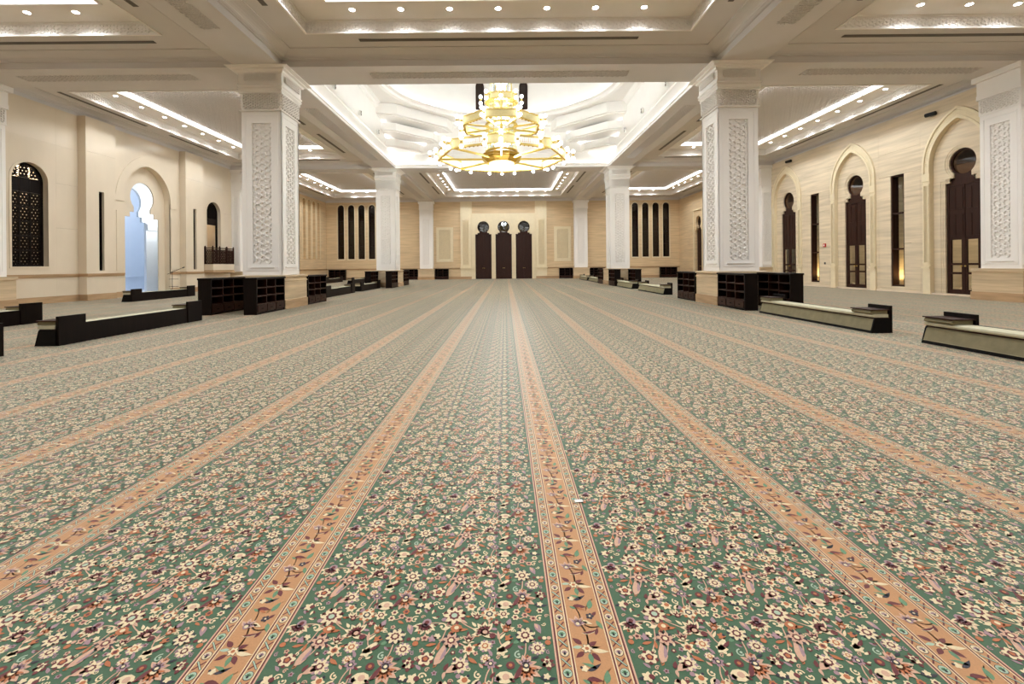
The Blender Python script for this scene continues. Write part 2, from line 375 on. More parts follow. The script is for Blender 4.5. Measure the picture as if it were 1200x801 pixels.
    put(-.530,.110, rg.petals, .013, 6, .3, 'ccream', 2); put(-.545,.100, rg.petals, .016, 5, .4, 'cmauve', 2, .4); put(-.572,.103, rg.petals, .015, 5, .4, 'cpink', 2, .4); put(-.572,.103, rg.disc, .006, 'cred', 3)
    put(-.545,.075, rg.leaf, .2, .036, .012, 'corange', 2); put(-.600,.080, rg.disc, .010, 'corange', 2); put(-.530,.250, rg.curl, .014, 3.0); put(-.515,.185, rg.disc, .009, 'cmauve', 2)
    put(-.245,.030, rg.curl, .016, 1.5, 'cpale'); put(-.190,.020, rg.leaf, .3, .024, .010, 'cnavy', 2); put(-.250,.085, rg.leaf, .5, .026, .014, 'cleaf', 1); put(-.340,.040, rg.leaf, 2.0, .028, .011, 'cmauve', 2)
    put(-.165,.255, rg.petals, .014, 4, .4, 'cnavy', 2); put(-.158,.258, rg.petals, .012, 5, .4, 'ccream', 3); put(-.440,.175, rg.leaf, -.6, .03, .01, 'cpink', 2); put(-.330,.265, rg.leaf, .9, .026, .010, 'cred', 2)
def fillers():
    rr = random.Random(3); cs = [(x % PX, y % PY) for x, y in CENT]
    for t in range(9000):
        x, y = rr.uniform(0, PX), rr.uniform(0, PY)
        if all(min(abs(x-a), PX-abs(x-a))**2+min(abs(y-b), PY-abs(y-b))**2 > .0265**2 for a, b in cs):
            cs.append((x, y)); FILL.append((x, y, rr.choice(['ccream','ccream','cpink','cpink','cmauve','corange','cred']), rr.random()*6.28, rr.randrange(4)))
def fill_put(dx, dy, lo, hi):
    for x, y, c, a, k in FILL:
        X = x-PX*2+dx
        if not lo+.012 < X < hi-.012: continue
        Y = y+dy
        if k == 0: rg.petals(X, Y, .0105, 5, .4, c, 1, a); rg.disc(X, Y, .004, 'cred' if c != 'cred' else 'ccream', 2, 6)
        elif k == 1: rg.leaf(X, Y, a, .028, .012, c, 1, .2)
        elif k == 2: rg.curl(X, Y, .010, a, c if c != 'cred' else 'ccream', .0035)
        else: rg.leaf(X-.004, Y, a, .024, .010, c, 1, .1); rg.leaf(X+.005, Y+.003, a+.9, .018, .008, 'cred' if c != 'cred' else 'ccream', 1)
# the tile: one stripe (centred on x=0) and the field to its left, 1.2 m wide; four repeats deep
NREP = 3
for j in range(NREP):
    y0 = j*PY
    for k in range(-1, 3): field(-k*PX, y0, -1.075, -0.125)
fillers()
for j in range(NREP):
    for k in range(-2, 3): fill_put(-k*PX, j*PY, -1.075, -0.125)
SW = 0.125; L = NREP*PY
rg.poly([(-SW,0),(SW,0),(SW,L),(-SW,L)], 'tan', 0)
for sx in (-1, 1):
    for x, wd, c, ly in ((.122,.006,'cpink',1),(.116,.006,'cred',1),(.110,.004,'ccream',1),(.072,.004,'ccream',1),(.067,.005,'cred',1),(.062,.003,'ccream',1)):
        rg.strip([(sx*x,0),(sx*x,L)], wd, c, ly)
    n = NREP*4
    for i in range(n):
        y = (i+.5)*PY/4; x = sx*.091; g = i % 2
        rg.disc(x, y, .0175, 'cnavy', 1, 10, .92); rg.disc(x, y, .0155, 'cpale' if g else 'ccream', 2, 10, .92)
        for a in (0.5, 1.1, 1.57, 2.05, 2.65):
            rg.leaf(x+.007*math.cos(a), y-.004+.008*math.sin(a), a, .013, .005, 'cleaf' if g else 'cmauve', 3)
        rg.disc(x, y-.006, .0045, 'cnavy', 4, 6)
        rg.strip([(x-.014, y+PY/8-.016), (x, y+PY/8), (x+.014, y+PY/8+.016)], .005, 'cred', 1)
        rg.strip([(x-.014, y+PY/8+.016), (x, y+PY/8), (x+.014, y+PY/8-.016)], .007, 'cnavy', 2)
        rg.strip([(x-.013, y+PY/8+.015), (x, y+PY/8), (x+.013, y+PY/8-.015)], .004, 'cpale', 3)
for j in range(NREP):
    y = j*PY
    rg.vine((-.030,y+.25),(-.018,y+.16),.2,'cnavy',.004); rg.vine((-.018,y+.16),(-.01,y+.055),.2,'cpink',.006)
    rg.petals(-.013,y+.054,.021,6,.35,'cnavy',1); rg.petals(-.013,y+.054,.019,6,.4,'ccream',2); rg.disc(-.013,y+.054,.007,'corange',3)
    rg.leaf(-.042,y+.085,2.4,.040,.020,'cred',1); rg.leaf(.010,y+.074,.5,.036,.018,'cred',1); rg.leaf(-.040,y+.030,3.8,.038,.019,'cred',1); rg.leaf(.012,y+.020,-1.0,.042,.020,'cred',1)
    rg.leaf(.028,y+.040,-.35,.060,.018,'ccream',2,.2); rg.leaf(-.006,y+.015,-1.5,.042,.018,'cleaf',1); rg.leaf(-.046,y+.060,3.2,.034,.014,'cpale',1); rg.leaf(.014,y+.058,.1,.040,.012,'cleaf',0)
    rg.leaf(.010,y+.117,-.05,.062,.014,'ccream',1,.3); rg.leaf(.010,y+.118,-.05,.058,.010,'cred',2,.3); rg.leaf(.034,y+.126,1.2,.036,.012,'cred',2)
    rg.lotus(-.028,y+.160,1.3,.036,'cpink','cmauve','ccream',4,2.2); rg.leaf(.005,y+.165,-.7,.042,.015,'ccream',2,.2)
    for k in range(5): rg.disc(.022+.0095*math.cos(k*1.257), y+.196+.0095*math.sin(k*1.257), .0062, 'cnavy', 2, 6)
    rg.disc(.022,y+.196,.004,'ccream',3,6); rg.leaf(.040,y+.208,.9,.026,.014,'cred',1); rg.vine((-.015,y+.175),(.05,y+.150),-.5,'cpink',.005)
    rg.leaf(.050,y+.155,-1.2,.044,.017,'cleaf',1); rg.leaf(.034,y+.255,1.2,.050,.022,'cleaf',1,.1); rg.vine((.012,y+.225),(.05,y+.285),.15,'ccream',.003)
    rg.leaf(-.010,y+.250,.2,.050,.020,'cred',2,-.3); rg.leaf(-.006,y+.235,-.1,.030,.010,'corange',3,-.3); rg.leaf(-.036,y+.240,2.6,.026,.012,'cleaf',1)
    rg.petals(-.034,y+.285,.013,5,.3,'ccream',2); rg.disc(-.044,y+.289,.005,'cnavy',3,6); rg.leaf(.0,y+.283,.2,.054,.016,'cnavy',1,.3); rg.leaf(-.012,y+.300,2.4,.05,.014,'cleaf',1,.3)
pat = rg.mb.build('carpet_pattern', CM, fl)
tag(pat, kind='stuff', label='woven floral field with tan flowered stripes')
ng = bpy.data.node_groups.new('carpet_repeat', 'GeometryNodeTree')
ng.interface.new_socket('Geometry', in_out='INPUT', socket_type='NodeSocketGeometry')
ng.interface.new_socket('Geometry', in_out='OUTPUT', socket_type='NodeSocketGeometry')
gi = ng.nodes.new('NodeGroupInput'); go = ng.nodes.new('NodeGroupOutput')
NXT, NYT = 30, int((YB-YF)/L)+1
gr = ng.nodes.new('GeometryNodeMeshGrid')
gr.inputs['Size X'].default_value = (NXT-1)*1.2; gr.inputs['Size Y'].default_value = (NYT-1)*L
gr.inputs['Vertices X'].default_value = NXT; gr.inputs['Vertices Y'].default_value = NYT
tr = ng.nodes.new('GeometryNodeTransform')
CARPET_X = 0.13+0.279
tr.inputs['Translation'].default_value = (CARPET_X+0.6-0.0, YF+0.02+(NYT-1)*L/2, 0)
ip = ng.nodes.new('GeometryNodeInstanceOnPoints')
ng.links.new(gr.outputs['Mesh'], tr.inputs['Geometry']); ng.links.new(tr.outputs['Geometry'], ip.inputs['Points'])
ng.links.new(gi.outputs[0], ip.inputs['Instance']); ng.links.new(ip.outputs['Instances'], go.inputs[0])
md = pat.modifiers.new('repeat', 'NODES'); md.node_group = ng

# ------------------------------------------------------------------ ceiling: beams, cornices, coffers
NAVE = (-CX+HB, CX-HB); LEFT = (-WX, -CX-HB); RIGHT = (CX+HB, WX)
Y1 = (0.6, ROWS[0]-HB); Y2 = (ROWS[0]+HB, ROWS[1]-HB); Y3 = (ROWS[1]+HB, YB)
ce = MB().box((-WX-.4, YF, 7.3*U), (NAVE[0]-.3, YB+.4, 7.45*U)).box((NAVE[1]+.3, YF, 7.3*U), (WX+.4, YB+.4, 7.45*U)) \
    .box((NAVE[0]-.3, YF, 7.3*U), (NAVE[1]+.3, Y2[0]-.3, 7.45*U)).box((NAVE[0]-.3, Y2[1]+.3, 7.3*U), (NAVE[1]+.3, YB+.4, 7.45*U)).build('ceiling', 'ceil')
tag(ce, kind='structure')
def flat(x0, x1, y0, y1, z): return MB().add([(x0,y0,z),(x1,y0,z),(x1,y1,z),(x0,y1,z)], [(0,1,2,3)])
def mapC(z, fx, fy, swap=False, sgn=-1):      # horizontal faces; d goes down
    if swap: return lambda s, t, d: (fx+t, fy+s, z-d)
    return lambda s, t, d: (fx+s, fy+t, z-d)
for sx in (-1, 1):
    b = MB().box((sx*(CX-HB), YF, ZB), (sx*(CX+HB), YB, ZB+.03)).build('beam', 'ceil', ce)
    for yy in ((Y1[0]+1.5, Y1[1]-1.5), (Y2[0]+1.5, Y2[1]-1.5), (Y3[0]+1.5, Y3[1]-1.5)):
        ln = yy[1]-yy[0]-1.6
        tag(lattice(MB(), 0, 0, ln, .5, .10, .03, .0, .018, mapC(ZB, sx*CX-.25, (yy[0]+yy[1]-ln)/2, True)).build('beam_relief', 'ceil', b), kind='stuff')
for r in ROWS:
    for a in (NAVE, LEFT, RIGHT):
        b = MB().box((a[0], r-HB, ZB), (a[1], r+HB, ZB+.03)).build('beam', 'ceil', ce)
        ln = (a[1]-a[0])*.62
        tag(lattice(MB(), 0, 0, ln, .46, .10, .03, .0, .018, mapC(ZB, (a[0]+a[1]-ln)/2, r-.23)).build('beam_relief', 'ceil', b), kind='stuff')
for a in (NAVE, LEFT, RIGHT): MB().box((a[0], YF, ZB), (a[1], Y1[0], ZB+.03)).build('beam', 'ceil', ce)
MB().box((-WX, YF, ZB+.03), (WX, YF+.05, 7.3*U)).build('bulkhead', 'ceil', ce)
I_CO, I_FA, I_LI, I_LE, I_PA = .36*U, 1.05*U, 1.42*U, 1.78*U, 1.86*U
cornice = [(0,ZB+.03),(0,ZB+.15*U),(.06,ZB+.15*U),(.06,ZB+.165*U),(.11,ZB+.175*U),(.11,ZB+.185*U)]+[(.13+(I_CO-.13)*(1-math.cos(t*PI/2/5)), ZB+.185*U+(.08*U)*math.sin(t*PI/2/5)) for t in range(6)]+[(I_CO,ZS-.02*U),(I_CO+.03,ZS-.02*U),(I_CO+.03,ZS)]
coffer_defs = []
pan_cache = {}; fas_cache = {}
def coffer(a, yy, tags):
    rc = (a[0], a[1], yy[0], yy[1]); w_, l_ = a[1]-a[0], yy[1]-yy[0]
    MB().ring(rc, cornice).build('cornice', 'ceil', ce)
    so = MB().ring(rc, [(I_CO+.03,ZS),(I_FA-.05,ZS)]).build('soffit', 'ceil', ce)
    MB().ring(rc, [(I_FA-.05,ZS),(I_FA-.05,ZS-.025),(I_FA,ZS-.025),(I_FA,ZS+.02),(I_FA-.06,ZS+.04),(I_FA-.06,ZL-.05),(I_FA,ZL-.03),(I_FA,ZL),(I_LE-.1,ZL),(I_LE-.1,ZL-.03),(I_LE-.04,ZL-.03),(I_LE-.04,ZL+.02)]).build('coffer_fascia', 'plaster', ce)
    # carved band on each fascia
    zz, hh = ZS+.05, ZL-ZS-.11
    for k in range(4):
        ln = (w_ if k % 2 == 0 else l_)-2*I_FA
        key = round(ln, 2)
        if key not in fas_cache:
            fas_cache[key] = mesh_of(lattice(MB(), -ln/2, 0, ln, hh, .115, .035, 0, .022, lambda s, t, d: (s, -d, t)), 'fascia_relief', 'plaster')
        cxx, cyy = (a[0]+a[1])/2, (yy[0]+yy[1])/2; e = I_FA-.06
        p = [(cxx, yy[0]+e, zz, PI), (a[1]-e, cyy, zz, -PI/2), (cxx, yy[1]-e, zz, 0), (a[0]+e, cyy, zz, PI/2)][k]
        o = link('fascia_relief', fas_cache[key], ce, p[:3]); o.rotation_euler = (0,0,p[3]); o['kind'] = 'stuff'
    x0, x1, y0, y1 = a[0]+I_PA, a[1]-I_PA, yy[0]+I_PA, yy[1]-I_PA
    pn = MB().box((a[0]+I_LE-.04, yy[0]+I_LE-.04, ZP), (a[1]-I_LE+.04, yy[1]-I_LE+.04, ZP+.03)).build('coffer_panel', 'ceil', ce)
    key = (round(x1-x0, 1), round(y1-y0, 1))
    if key not in pan_cache:
        pan_cache[key] = mesh_of(lattice(MB(), -(x1-x0)/2, -(y1-y0)/2, x1-x0, y1-y0, .15, .05, 0, .02, lambda s, t, d: (s, t, -d)), 'panel_relief', 'ceil')
    o = link('panel_relief', pan_cache[key], ce, ((x0+x1)/2, (y0+y1)/2, ZP)); o['kind'] = 'stuff'
    # cove strip
    st = MB().ring(rc, [(I_LE-.04,ZL+.025),(I_LE-.04,ZP-.01),(I_LE,ZP-.01),(I_LE,ZL+.025),(I_LE-.04,ZL+.025)]).build('cove_light_strip', 'led')
    tag(st, 'glowing cove light strip round the panel, '+tags, 'light strip', 'cove light strips')
    # slot vents in the soffit
    m1 = (I_CO+I_FA)/2
    for k in (1, 2, 3):
        ln = (w_ if k % 2 == 0 else l_)
        parts = [(-.30*ln, .30*ln)] if ln < 10.5 and k % 2 == 0 else ([(-.30*ln, .30*ln)] if k % 2 == 0 else [(-.40*ln, -.09*ln), (.02*ln, .30*ln)])
        for s0, s1 in parts:
            cxx, cyy = (a[0]+a[1])/2, (yy[0]+yy[1])/2
            q = MB()
            if k % 2 == 0:
                y = (yy[0]+m1) if k == 0 else (yy[1]-m1)
                q.box((cxx+s0, y-.07, ZS-.012), (cxx+s1, y+.07, ZS+.0)); q.box((cxx+s0+.02, y-.012, ZS-.016), (cxx+s1-.02, y+.012, ZS-.011))
            else:
                x = (a[0]+m1) if k == 3 else (a[1]-m1)
                q.box((x-.07, cyy+s0, ZS-.012), (x+.07, cyy+s1, ZS)); q.box((x-.012, cyy+s0+.02, ZS-.016), (x+.012, cyy+s1-.02, ZS-.011))
            q.build('slot_vent', 'vent', so)
    coffer_defs.append((a, yy, tags))
coffer(NAVE, Y1, 'coffer in front of the dome')
coffer(LEFT, Y1, 'front coffer of balcony aisle')
coffer(RIGHT, Y1, 'front coffer of door aisle')
coffer(LEFT, Y2, 'coffer between dome and balcony')
coffer(RIGHT, Y2, 'coffer between dome and glazed doors')
coffer(NAVE, Y3, 'coffer before three wooden doors')
coffer(LEFT, Y3, 'far corner coffer by blind niches')
coffer(RIGHT, Y3, 'far corner coffer on door side')

# recessed downlights
dl = MB().lathe([(.075,0),(.105,-.006),(.105,0.0)], 20); dl_trim = mesh_of(dl, 'trim_ring', 'plaster')
dl_lens = mesh_of(MB().lathe([(.001,-.004),(.076,-.004)], 20), 'lens', 'lens')
spot = bpy.data.lights.new('downlight_beam', 'SPOT'); spot.energy = P_DOWN; spot.spot_size = math.radians(150); spot.spot_blend = 0.9
spot.color = (0.90, 0.95, 1.0); spot.shadow_soft_size = 0.07
for a, yy, tags in coffer_defs:
    cxx, cyy = (a[0]+a[1])/2, (yy[0]+yy[1])/2; d = 1.02*U
    nx = 7 if a is NAVE else 3
    rows = [([(cxx+(i-(nx-1)/2)*d, yy[0]+I_LI) for i in range(nx)], 'front row, '), ([(cxx+(i-(nx-1)/2)*d, yy[1]-I_LI) for i in range(nx)], 'back row, '),
            ([(a[0]+I_LI, cyy+(i-3)*d) for i in range(7)], 'row toward the balcony wall, '), ([(a[1]-I_LI, cyy+(i-3)*d) for i in range(7)], 'row toward the door wall, ')]
    for pts, rn in rows:
        for x, y in pts:
            e = empty('downlight', (x, y, ZL), label='round downlight, '+rn+tags, cat='downlight', group='downlights, '+rn+tags)
            link('trim_ring', dl_trim, e); link('lens', dl_lens, e)
            lo = bpy.data.objects.new('downlight_beam', spot); COL.objects.link(lo); lo.parent = e; lo.location = (0,0,-.03)

# ------------------------------------------------------------------ dome over the central bay
ZC = lambda a: (1+a)*U
rc = (NAVE[0], NAVE[1], Y2[0], Y2[1])
MB().ring(rc, [(0,ZC(4.82)+.03),(0,ZC(4.90)),(-.05,ZC(4.90)),(-.05,ZC(4.94)),(-.02,ZC(4.96)),(-.02,ZC(5.0)),(-.09,ZC(5.02)),(-.09,ZC(5.05)),(-.22,ZC(5.05)),(-.22,ZC(5.55)),(-.16,ZC(5.57)),(-.16,ZC(5.62)),(-.22,ZC(5.64)),(-.22,ZC(6.85)),(-.14,ZC(6.9)),(-.10,ZC(7.0)),(.02,ZC(7.08))]).build('dome_well', 'plaster', ce)
DCY = (Y2[0]+Y2[1])/2; DR = 4.72*U
hole = [(DR*math.cos(2*PI*k/64), DCY+DR*math.sin(2*PI*k/64)) for k in range(64)]
MB().panel([(NAVE[0]-.3,Y2[0]-.3),(NAVE[1]+.3,Y2[0]-.3),(NAVE[1]+.3,Y2[1]+.3),(NAVE[0]-.3,Y2[1]+.3)], [hole], 0.1, 0, lambda s, t, d: (s, t, ZC(7.08)+d)).build('dome_soffit', 'plaster', ce)
MB().lathe([(DR+.02,ZC(7.08)),(DR+.30,ZC(7.04)),(DR+.30,ZC(7.02)),(DR+.05,ZC(7.0)),(DR-.1,ZC(7.03)),(DR-.14,ZC(7.12)),(DR-.3,ZC(7.16)),(DR-.3,ZC(7.24)),(DR-.2,ZC(7.26))], 64, (0,DCY,0)).build('dome_ring', 'plaster', ce)
prof = [(DR-.05,ZC(7.2)),(DR-.05,ZC(9.0)),(DR-.2,ZC(9.1))]+[((DR-.2)*math.cos(t*PI/2/8)+.01, ZC(9.1)+3.0*U*math.sin(t*PI/2/8)) for t in range(1, 9)]
MB().lathe(prof, 64, (0,DCY,0)).build('dome_shell', 'plaster', ce, smooth=True)
st = MB().lathe([(DR-.2,ZC(7.265)),(DR-.1,ZC(7.265)),(DR-.1,ZC(7.30)),(DR-.2,ZC(7.30)),(DR-.2,ZC(7.265))], 64, (0,DCY,0)).build('dome_light_strip', 'leddome')
tag(st, 'ring of cool white light at the foot of the dome', 'light strip')
st = MB().ring(rc, [(-.11,ZC(5.055)),(-.21,ZC(5.055)),(-.21,ZC(5.075)),(-.11,ZC(5.075)),(-.11,ZC(5.055))]).build('dome_light_strip', 'leddome')
tag(st, 'square of cool white light on the ledge below the dome corners', 'light strip')
# corner squinch steps
for sx in (-1, 1):
    for sy in (-1, 1):
        x = sx*(CX-HB+.22); y = DCY+sy*((Y2[1]-Y2[0])/2+.22)
        for Ls, za, zb in ((1.5,5.62,5.95),(2.25,6.12,6.45),(3.0,6.62,7.07)):
            Ls *= U
            q = MB().prism([(x,y),(x-sx*Ls,y),(x-sx*Ls*.93,y-sy*Ls*.28),(x-sx*Ls*.28,y-sy*Ls*.93),(x,y-sy*Ls)], ZC(za), ZC(zb))
            q.prism([(x,y),(x-sx*Ls*.94,y),(x-sx*Ls*.87,y-sy*Ls*.25),(x-sx*Ls*.25,y-sy*Ls*.87),(x,y-sy*Ls*.94)], ZC(za)-.05, ZC(za))
            q.build('squinch_step', 'plaster', ce)
            for ax in (0, 1):
                a_, b_ = Ls*.15, Ls*.72
                p0 = (x-sx*a_, y-sy*.02, ZC(za)-.11) if ax == 0 else (x-sx*.02, y-sy*a_, ZC(za)-.11)
                p1 = (x-sx*b_, y-sy*.08, ZC(za)-.055) if ax == 0 else (x-sx*.08, y-sy*b_, ZC(za)-.055)
                tag(MB().box(p0, p1).build('dome_light_strip', 'leddome'), 'short cool light strip under the dome corner steps, %s side, %s chandelier' % ('balcony' if sx < 0 else 'glazed door', 'before' if sy < 0 else 'beyond'), 'light strip', 'light strips under the dome corner steps')
# little wall speakers in the dome well
for sx in (-1, 1):
    for yy in (14.6, 17.2, 19.6):
        o = empty('wall_speaker', (sx*(CX-HB+.22), yy*U, ZC(5.8)), label='small grey speaker on the dome well side near the '+('balcony wall' if sx < 0 else 'keyhole doors'), cat='speaker', group='speakers in the dome well')
        MB().box((-.04,-.06,-.13),(.04,.06,.13)).box((-.08,-.02,-.03),(.08,.02,.03)).build('cabinet', 'whitepl', o, (-sx*.10,0,0))
        MB().box((-.006,-.045,-.11),(.006,.045,.11)).build('grille', 'vent', o, (-sx*.145,0,0))
# dome windows
for k in range(8):
    a = PI/2*(k//2)+math.radians(12.9)*(1 if k % 2 else -1)
    o = empty('window_%d' % (20+k), (0,DCY,0)); o.rotation_euler = (0,0,a-PI/2); o['kind'] = 'structure'
    mp = lambda s, z, d: (s, DR-.06-d, z)
    out = arch(0, .26, ZC(7.45), ZC(8.55), ZC(8.82), 6); inn = arch(0, .20, ZC(7.5), ZC(8.53), ZC(8.74), 6)
    MB().panel(out, [inn], -.1, .05, mp).build('frame', 'wood2', o); MB().panel(inn, [], -.02, 0, mp).build('pane', 'back_dark', o)

# ------------------------------------------------------------------ walls
wl = MB()
for y0_, y1_, gaps in ((YF,12.3*U,()),(12.3*U,13.6*U,(.85*U,4.3*U)),(13.6*U,15.5*U,()),(15.5*U,19.0*U,(-.1,4.6*U)),(19.0*U,20.45*U,()),(20.45*U,21.8*U,(.85*U,4.3*U)),(21.8*U,YB,())):
    if not gaps: wl.box((-WX-.6,y0_,-.1), (-WX-.45,y1_,ZB+.1)); continue
    if gaps[0] > 0: wl.box((-WX-.6,y0_,-.1), (-WX-.45,y1_,gaps[0]))
    wl.box((-WX-.6,y0_,gaps[1]), (-WX-.45,y1_,ZB+.1))
wall_l = tag(wl.build('wall_left', 'marble'), kind='structure')
wall_r = tag(MB().box((WX+5.2,YF,-.1),(WX+5.35,YB,ZB+.1)).build('wall_right', 'travertine'), kind='structure')
wall_b = tag(MB().box((-WX,YB+.40,-.1),(WX,YB+.5,ZB+.1)).build('wall_back', 'trav_back'), kind='structure')
wall_f = tag(MB().box((-WX,YF-.15,-.1),(WX,YF,ZB+.1)).box((-WX,YF,.0),(WX,YF+.03,.25)).build('wall_front', 'travertine'), kind='structure')
G = .003
def slab(a, b, z0, z1, mp, m, parent, d=0.0, name='stone_slab'):
    if b-a < .02 or z1-z0 < .02: return
    G = .011 if m == 'travertine' else .003
    MB().panel(rect(a+G/2, b-G/2, z0+G/2, z1-G/2), [], d-.05, d, mp).build(name, m, parent)
def courses(a, b, zs, mp, m, parent, d=0.0, step=2.2, stagger=False):
    n = max(1, round((b-a)/step))
    for i in range(n):
        for j in range(len(zs)-1):
            slab(a+(b-a)*i/n, a+(b-a)*(i+1)/n, zs[j], zs[j+1], mp, m, parent, d)
def grout(a, b, mp, m, parent, z0=0, z1=ZB+.05, d=-.03):
    MB().panel(rect(a, b, z0, z1), [], d-.02, d, mp).build('wall_core', m, parent)
ZT = ZB+.05
# ---- left wall: polished cream marble
BASE = (.20*U, .76*U, .86*U)
def wains(a, b, mp, parent, m, d=0.0, n=None, bk=None):
    bk = d-.05 if bk is None else bk   # brown base, dado slabs, brown moulding
    MB().panel(rect(a,b,0,BASE[0]), [], bk, d+.025, mp).build('skirting', 'brown', parent)
    k = n or max(1, round((b-a)/1.5))
    for i in range(k): slab(a+(b-a)*i/k, a+(b-a)*(i+1)/k, BASE[0], BASE[1], mp, m, parent, d)
    if bk < d-.06: MB().panel(rect(a+.002,b-.002,BASE[0],BASE[1]), [], bk, d-.01, mp).build('strip_core', m, parent)
    q = MB()
    for z0, z1, dd in ((BASE[1],BASE[1]+.035,.02),(BASE[1]+.035,BASE[2]-.035,.035),(BASE[2]-.035,BASE[2],.05)):
        q.panel(rect(a,b,z0,z1), [], bk, d+dd, mp)
    q.build('dado_moulding', 'brown', parent)
ZL_C = [BASE[2], 2.25*U, 3.6*U, 4.75*U, ZT]
courses(YF, 11.5*U, [0, BASE[2], ZT], mapL, 'marble', wall_l, 0, 4)
grout(11.5*U, 15.6*U, mapL, 'marble', wall_l, 4.3*U); grout(18.85*U, 23.0*U, mapL, 'marble', wall_l, 4.3*U)
def left_window(s0, n, railing=False):
    c0, c1 = s0-.75*U, s0+.75*U
    wains(c0, c1, mapL, wall_l, 'marble')
    zb = 1.09*U if not railing else 1.15*U
    op = arch(s0, .50*U, zb, 3.55*U, 4.05*U, 12)
    MB().panel(rect(c0, c1, BASE[2], ZL_C[3]), [op], -.40, 0, mapL).build('arch_slab', 'marble', wall_l)
    slab(c0, c1, ZL_C[3], ZT, mapL, 'marble', wall_l)
    big = arch(s0, .56*U, zb-.06, 3.55*U, 4.12*U, 12)
    MB().panel(big, [op], -.02, .02, mapL).build('arch_moulding', 'marble', wall_l)
    wo = MB().panel(arch(s0, .50*U, zb, 3.55*U, 4.05*U, 12), [arch(s0, .45*U, zb+.06, 3.53*U, 3.97*U, 12)], -.28, -.18, mapL).build('window_%d' % n, 'wood')
    wo['kind'] = 'structure'
    return wo, zb
W1, zb = left_window(12.95*U, 1)
# pierced screen: panels in three columns, one row left solid
sc_w = .90*U/3
rows_z = [zb+.06+i*(.415*U) for i in range(8)]
def in_arch(s0): 
    def f(x, z):
        dx = abs(x-s0)
        if z < 3.53*U: return True
        return (dx/(.45*U))**2+((z-3.53*U)/(.44*U))**2 < 0.97
    return f
fn = in_arch(12.95*U)
for j in range(7):
    z0 = rows_z[j]; hgt = .415*U
    for i in range(3):
        a = 12.95*U-.45*U+i*sc_w
        if j == 5:
            MB().panel(rect(a+.01,a+sc_w-.01,z0+.01,z0+hgt-.01), [], -.26, -.2, mapL).build('solid_board', 'wood', W1); continue
        q = MB(); lattice(q, a+.02, z0+.02, sc_w-.04, hgt-.04, .075, .031, -.25, -.205, mapL, lambda x, z, a=a, z0=z0: fn(x+a+.02, z+z0+.02))
        q2 = [rect(a, a+sc_w, z0, z0+.028), rect(a, a+sc_w, z0+hgt-.028, z0+hgt), rect(a, a+.028, z0+.028, z0+hgt-.028), rect(a+sc_w-.028, a+sc_w, z0+.028, z0+hgt-.028)]
        for r_ in q2:
            if fn(r_[0][0], r_[0][1]) and fn(r_[2][0], r_[2][1]): q.panel(r_, [], -.26, -.19, mapL)
        if q.v: tag(q.build('screen_panel', 'wood', W1), kind='stuff')
def lit_room(s0, s1, x0, x1, z0, z1, m, name, parent, back=True):  # small space behind an opening, open towards the hall
    q = MB(); sg = 1
    if back: q.add([(x0,s0,z0),(x0,s1,z0),(x0,s1,z1),(x0,s0,z1)], [(0,1,2,3)])
    q.add([(x0,s0,z0),(x1,s0,z0),(x1,s0,z1),(x0,s0,z1)], [(0,1,2,3)]); q.add([(x0,s1,z0),(x1,s1,z0),(x1,s1,z1),(x0,s1,z1)], [(0,1,2,3)])
    q.add([(x0,s0,z0),(x1,s0,z0),(x1,s1,z0),(x0,s1,z0)], [(0,1,2,3)]); q.add([(x0,s0,z1),(x1,s0,z1),(x1,s1,z1),(x0,s1,z1)], [(0,1,2,3)])
    return q.build(name, m, parent)
def point(name, loc, e, col, r, parent=None):
    l = bpy.data.lights.new(name, 'POINT'); l.energy = e; l.color = col; l.shadow_soft_size = r
    o = bpy.data.objects.new(name, l); COL.objects.link(o); o.location = loc; o.parent = parent; return o
lit_room(12.2*U, 13.7*U, -WX-1.9, -WX-.62, .9*U, 4.3*U, 'marble', 'window_room', wall_l)
courses(13.7*U, 14.4*U, ZL_C, mapL, 'marble', wall_l); wains(13.7*U, 14.4*U, mapL, wall_l, 'marble'); 
courses(11.5*U, 12.2*U, ZL_C, mapL, 'marble', wall_l); wains(11.5*U, 12.2*U, mapL, wall_l, 'marble')
# projecting strips with slit windows
def left_strip(s0, n):
    d = .26*U; a, b = s0-.55*U, s0+.55*U
    sl = rect(s0-.095*U, s0+.095*U, .95*U, 3.53*U)
    wains(a, b, mapL, wall_l, 'marble', d, 1, -.05)
    MB().panel(rect(a,b,BASE[2],ZL_C[3]), [sl], -.05, d, mapL).build('strip_slab', 'marble', wall_l); MB().panel(rect(a,b,ZL_C[3]+G,ZT), [], -.05, d, mapL).build('strip_slab', 'marble', wall_l)
    w_ = MB().panel(rect(s0-.095*U, s0+.095*U, .95*U, 3.53*U), [rect(s0-.06*U, s0+.06*U, .99*U, 3.49*U)], d-.26, d-.10, mapL).build('window_%d' % n, 'wood'); w_['kind'] = 'structure'
    MB().panel(rect(s0-.06*U, s0+.06*U, .99*U, 3.49*U), [], d-.24, d-.22, mapL).build('pane', 'darkglass', w_)
    MB().panel(rect(s0-.095*U, s0+.095*U, .95*U, 3.53*U), [], d-.40, d-.38, mapL).build('shutter', 'uph', w_)
left_strip(14.95*U, 2); left_strip(19.45*U, 3)
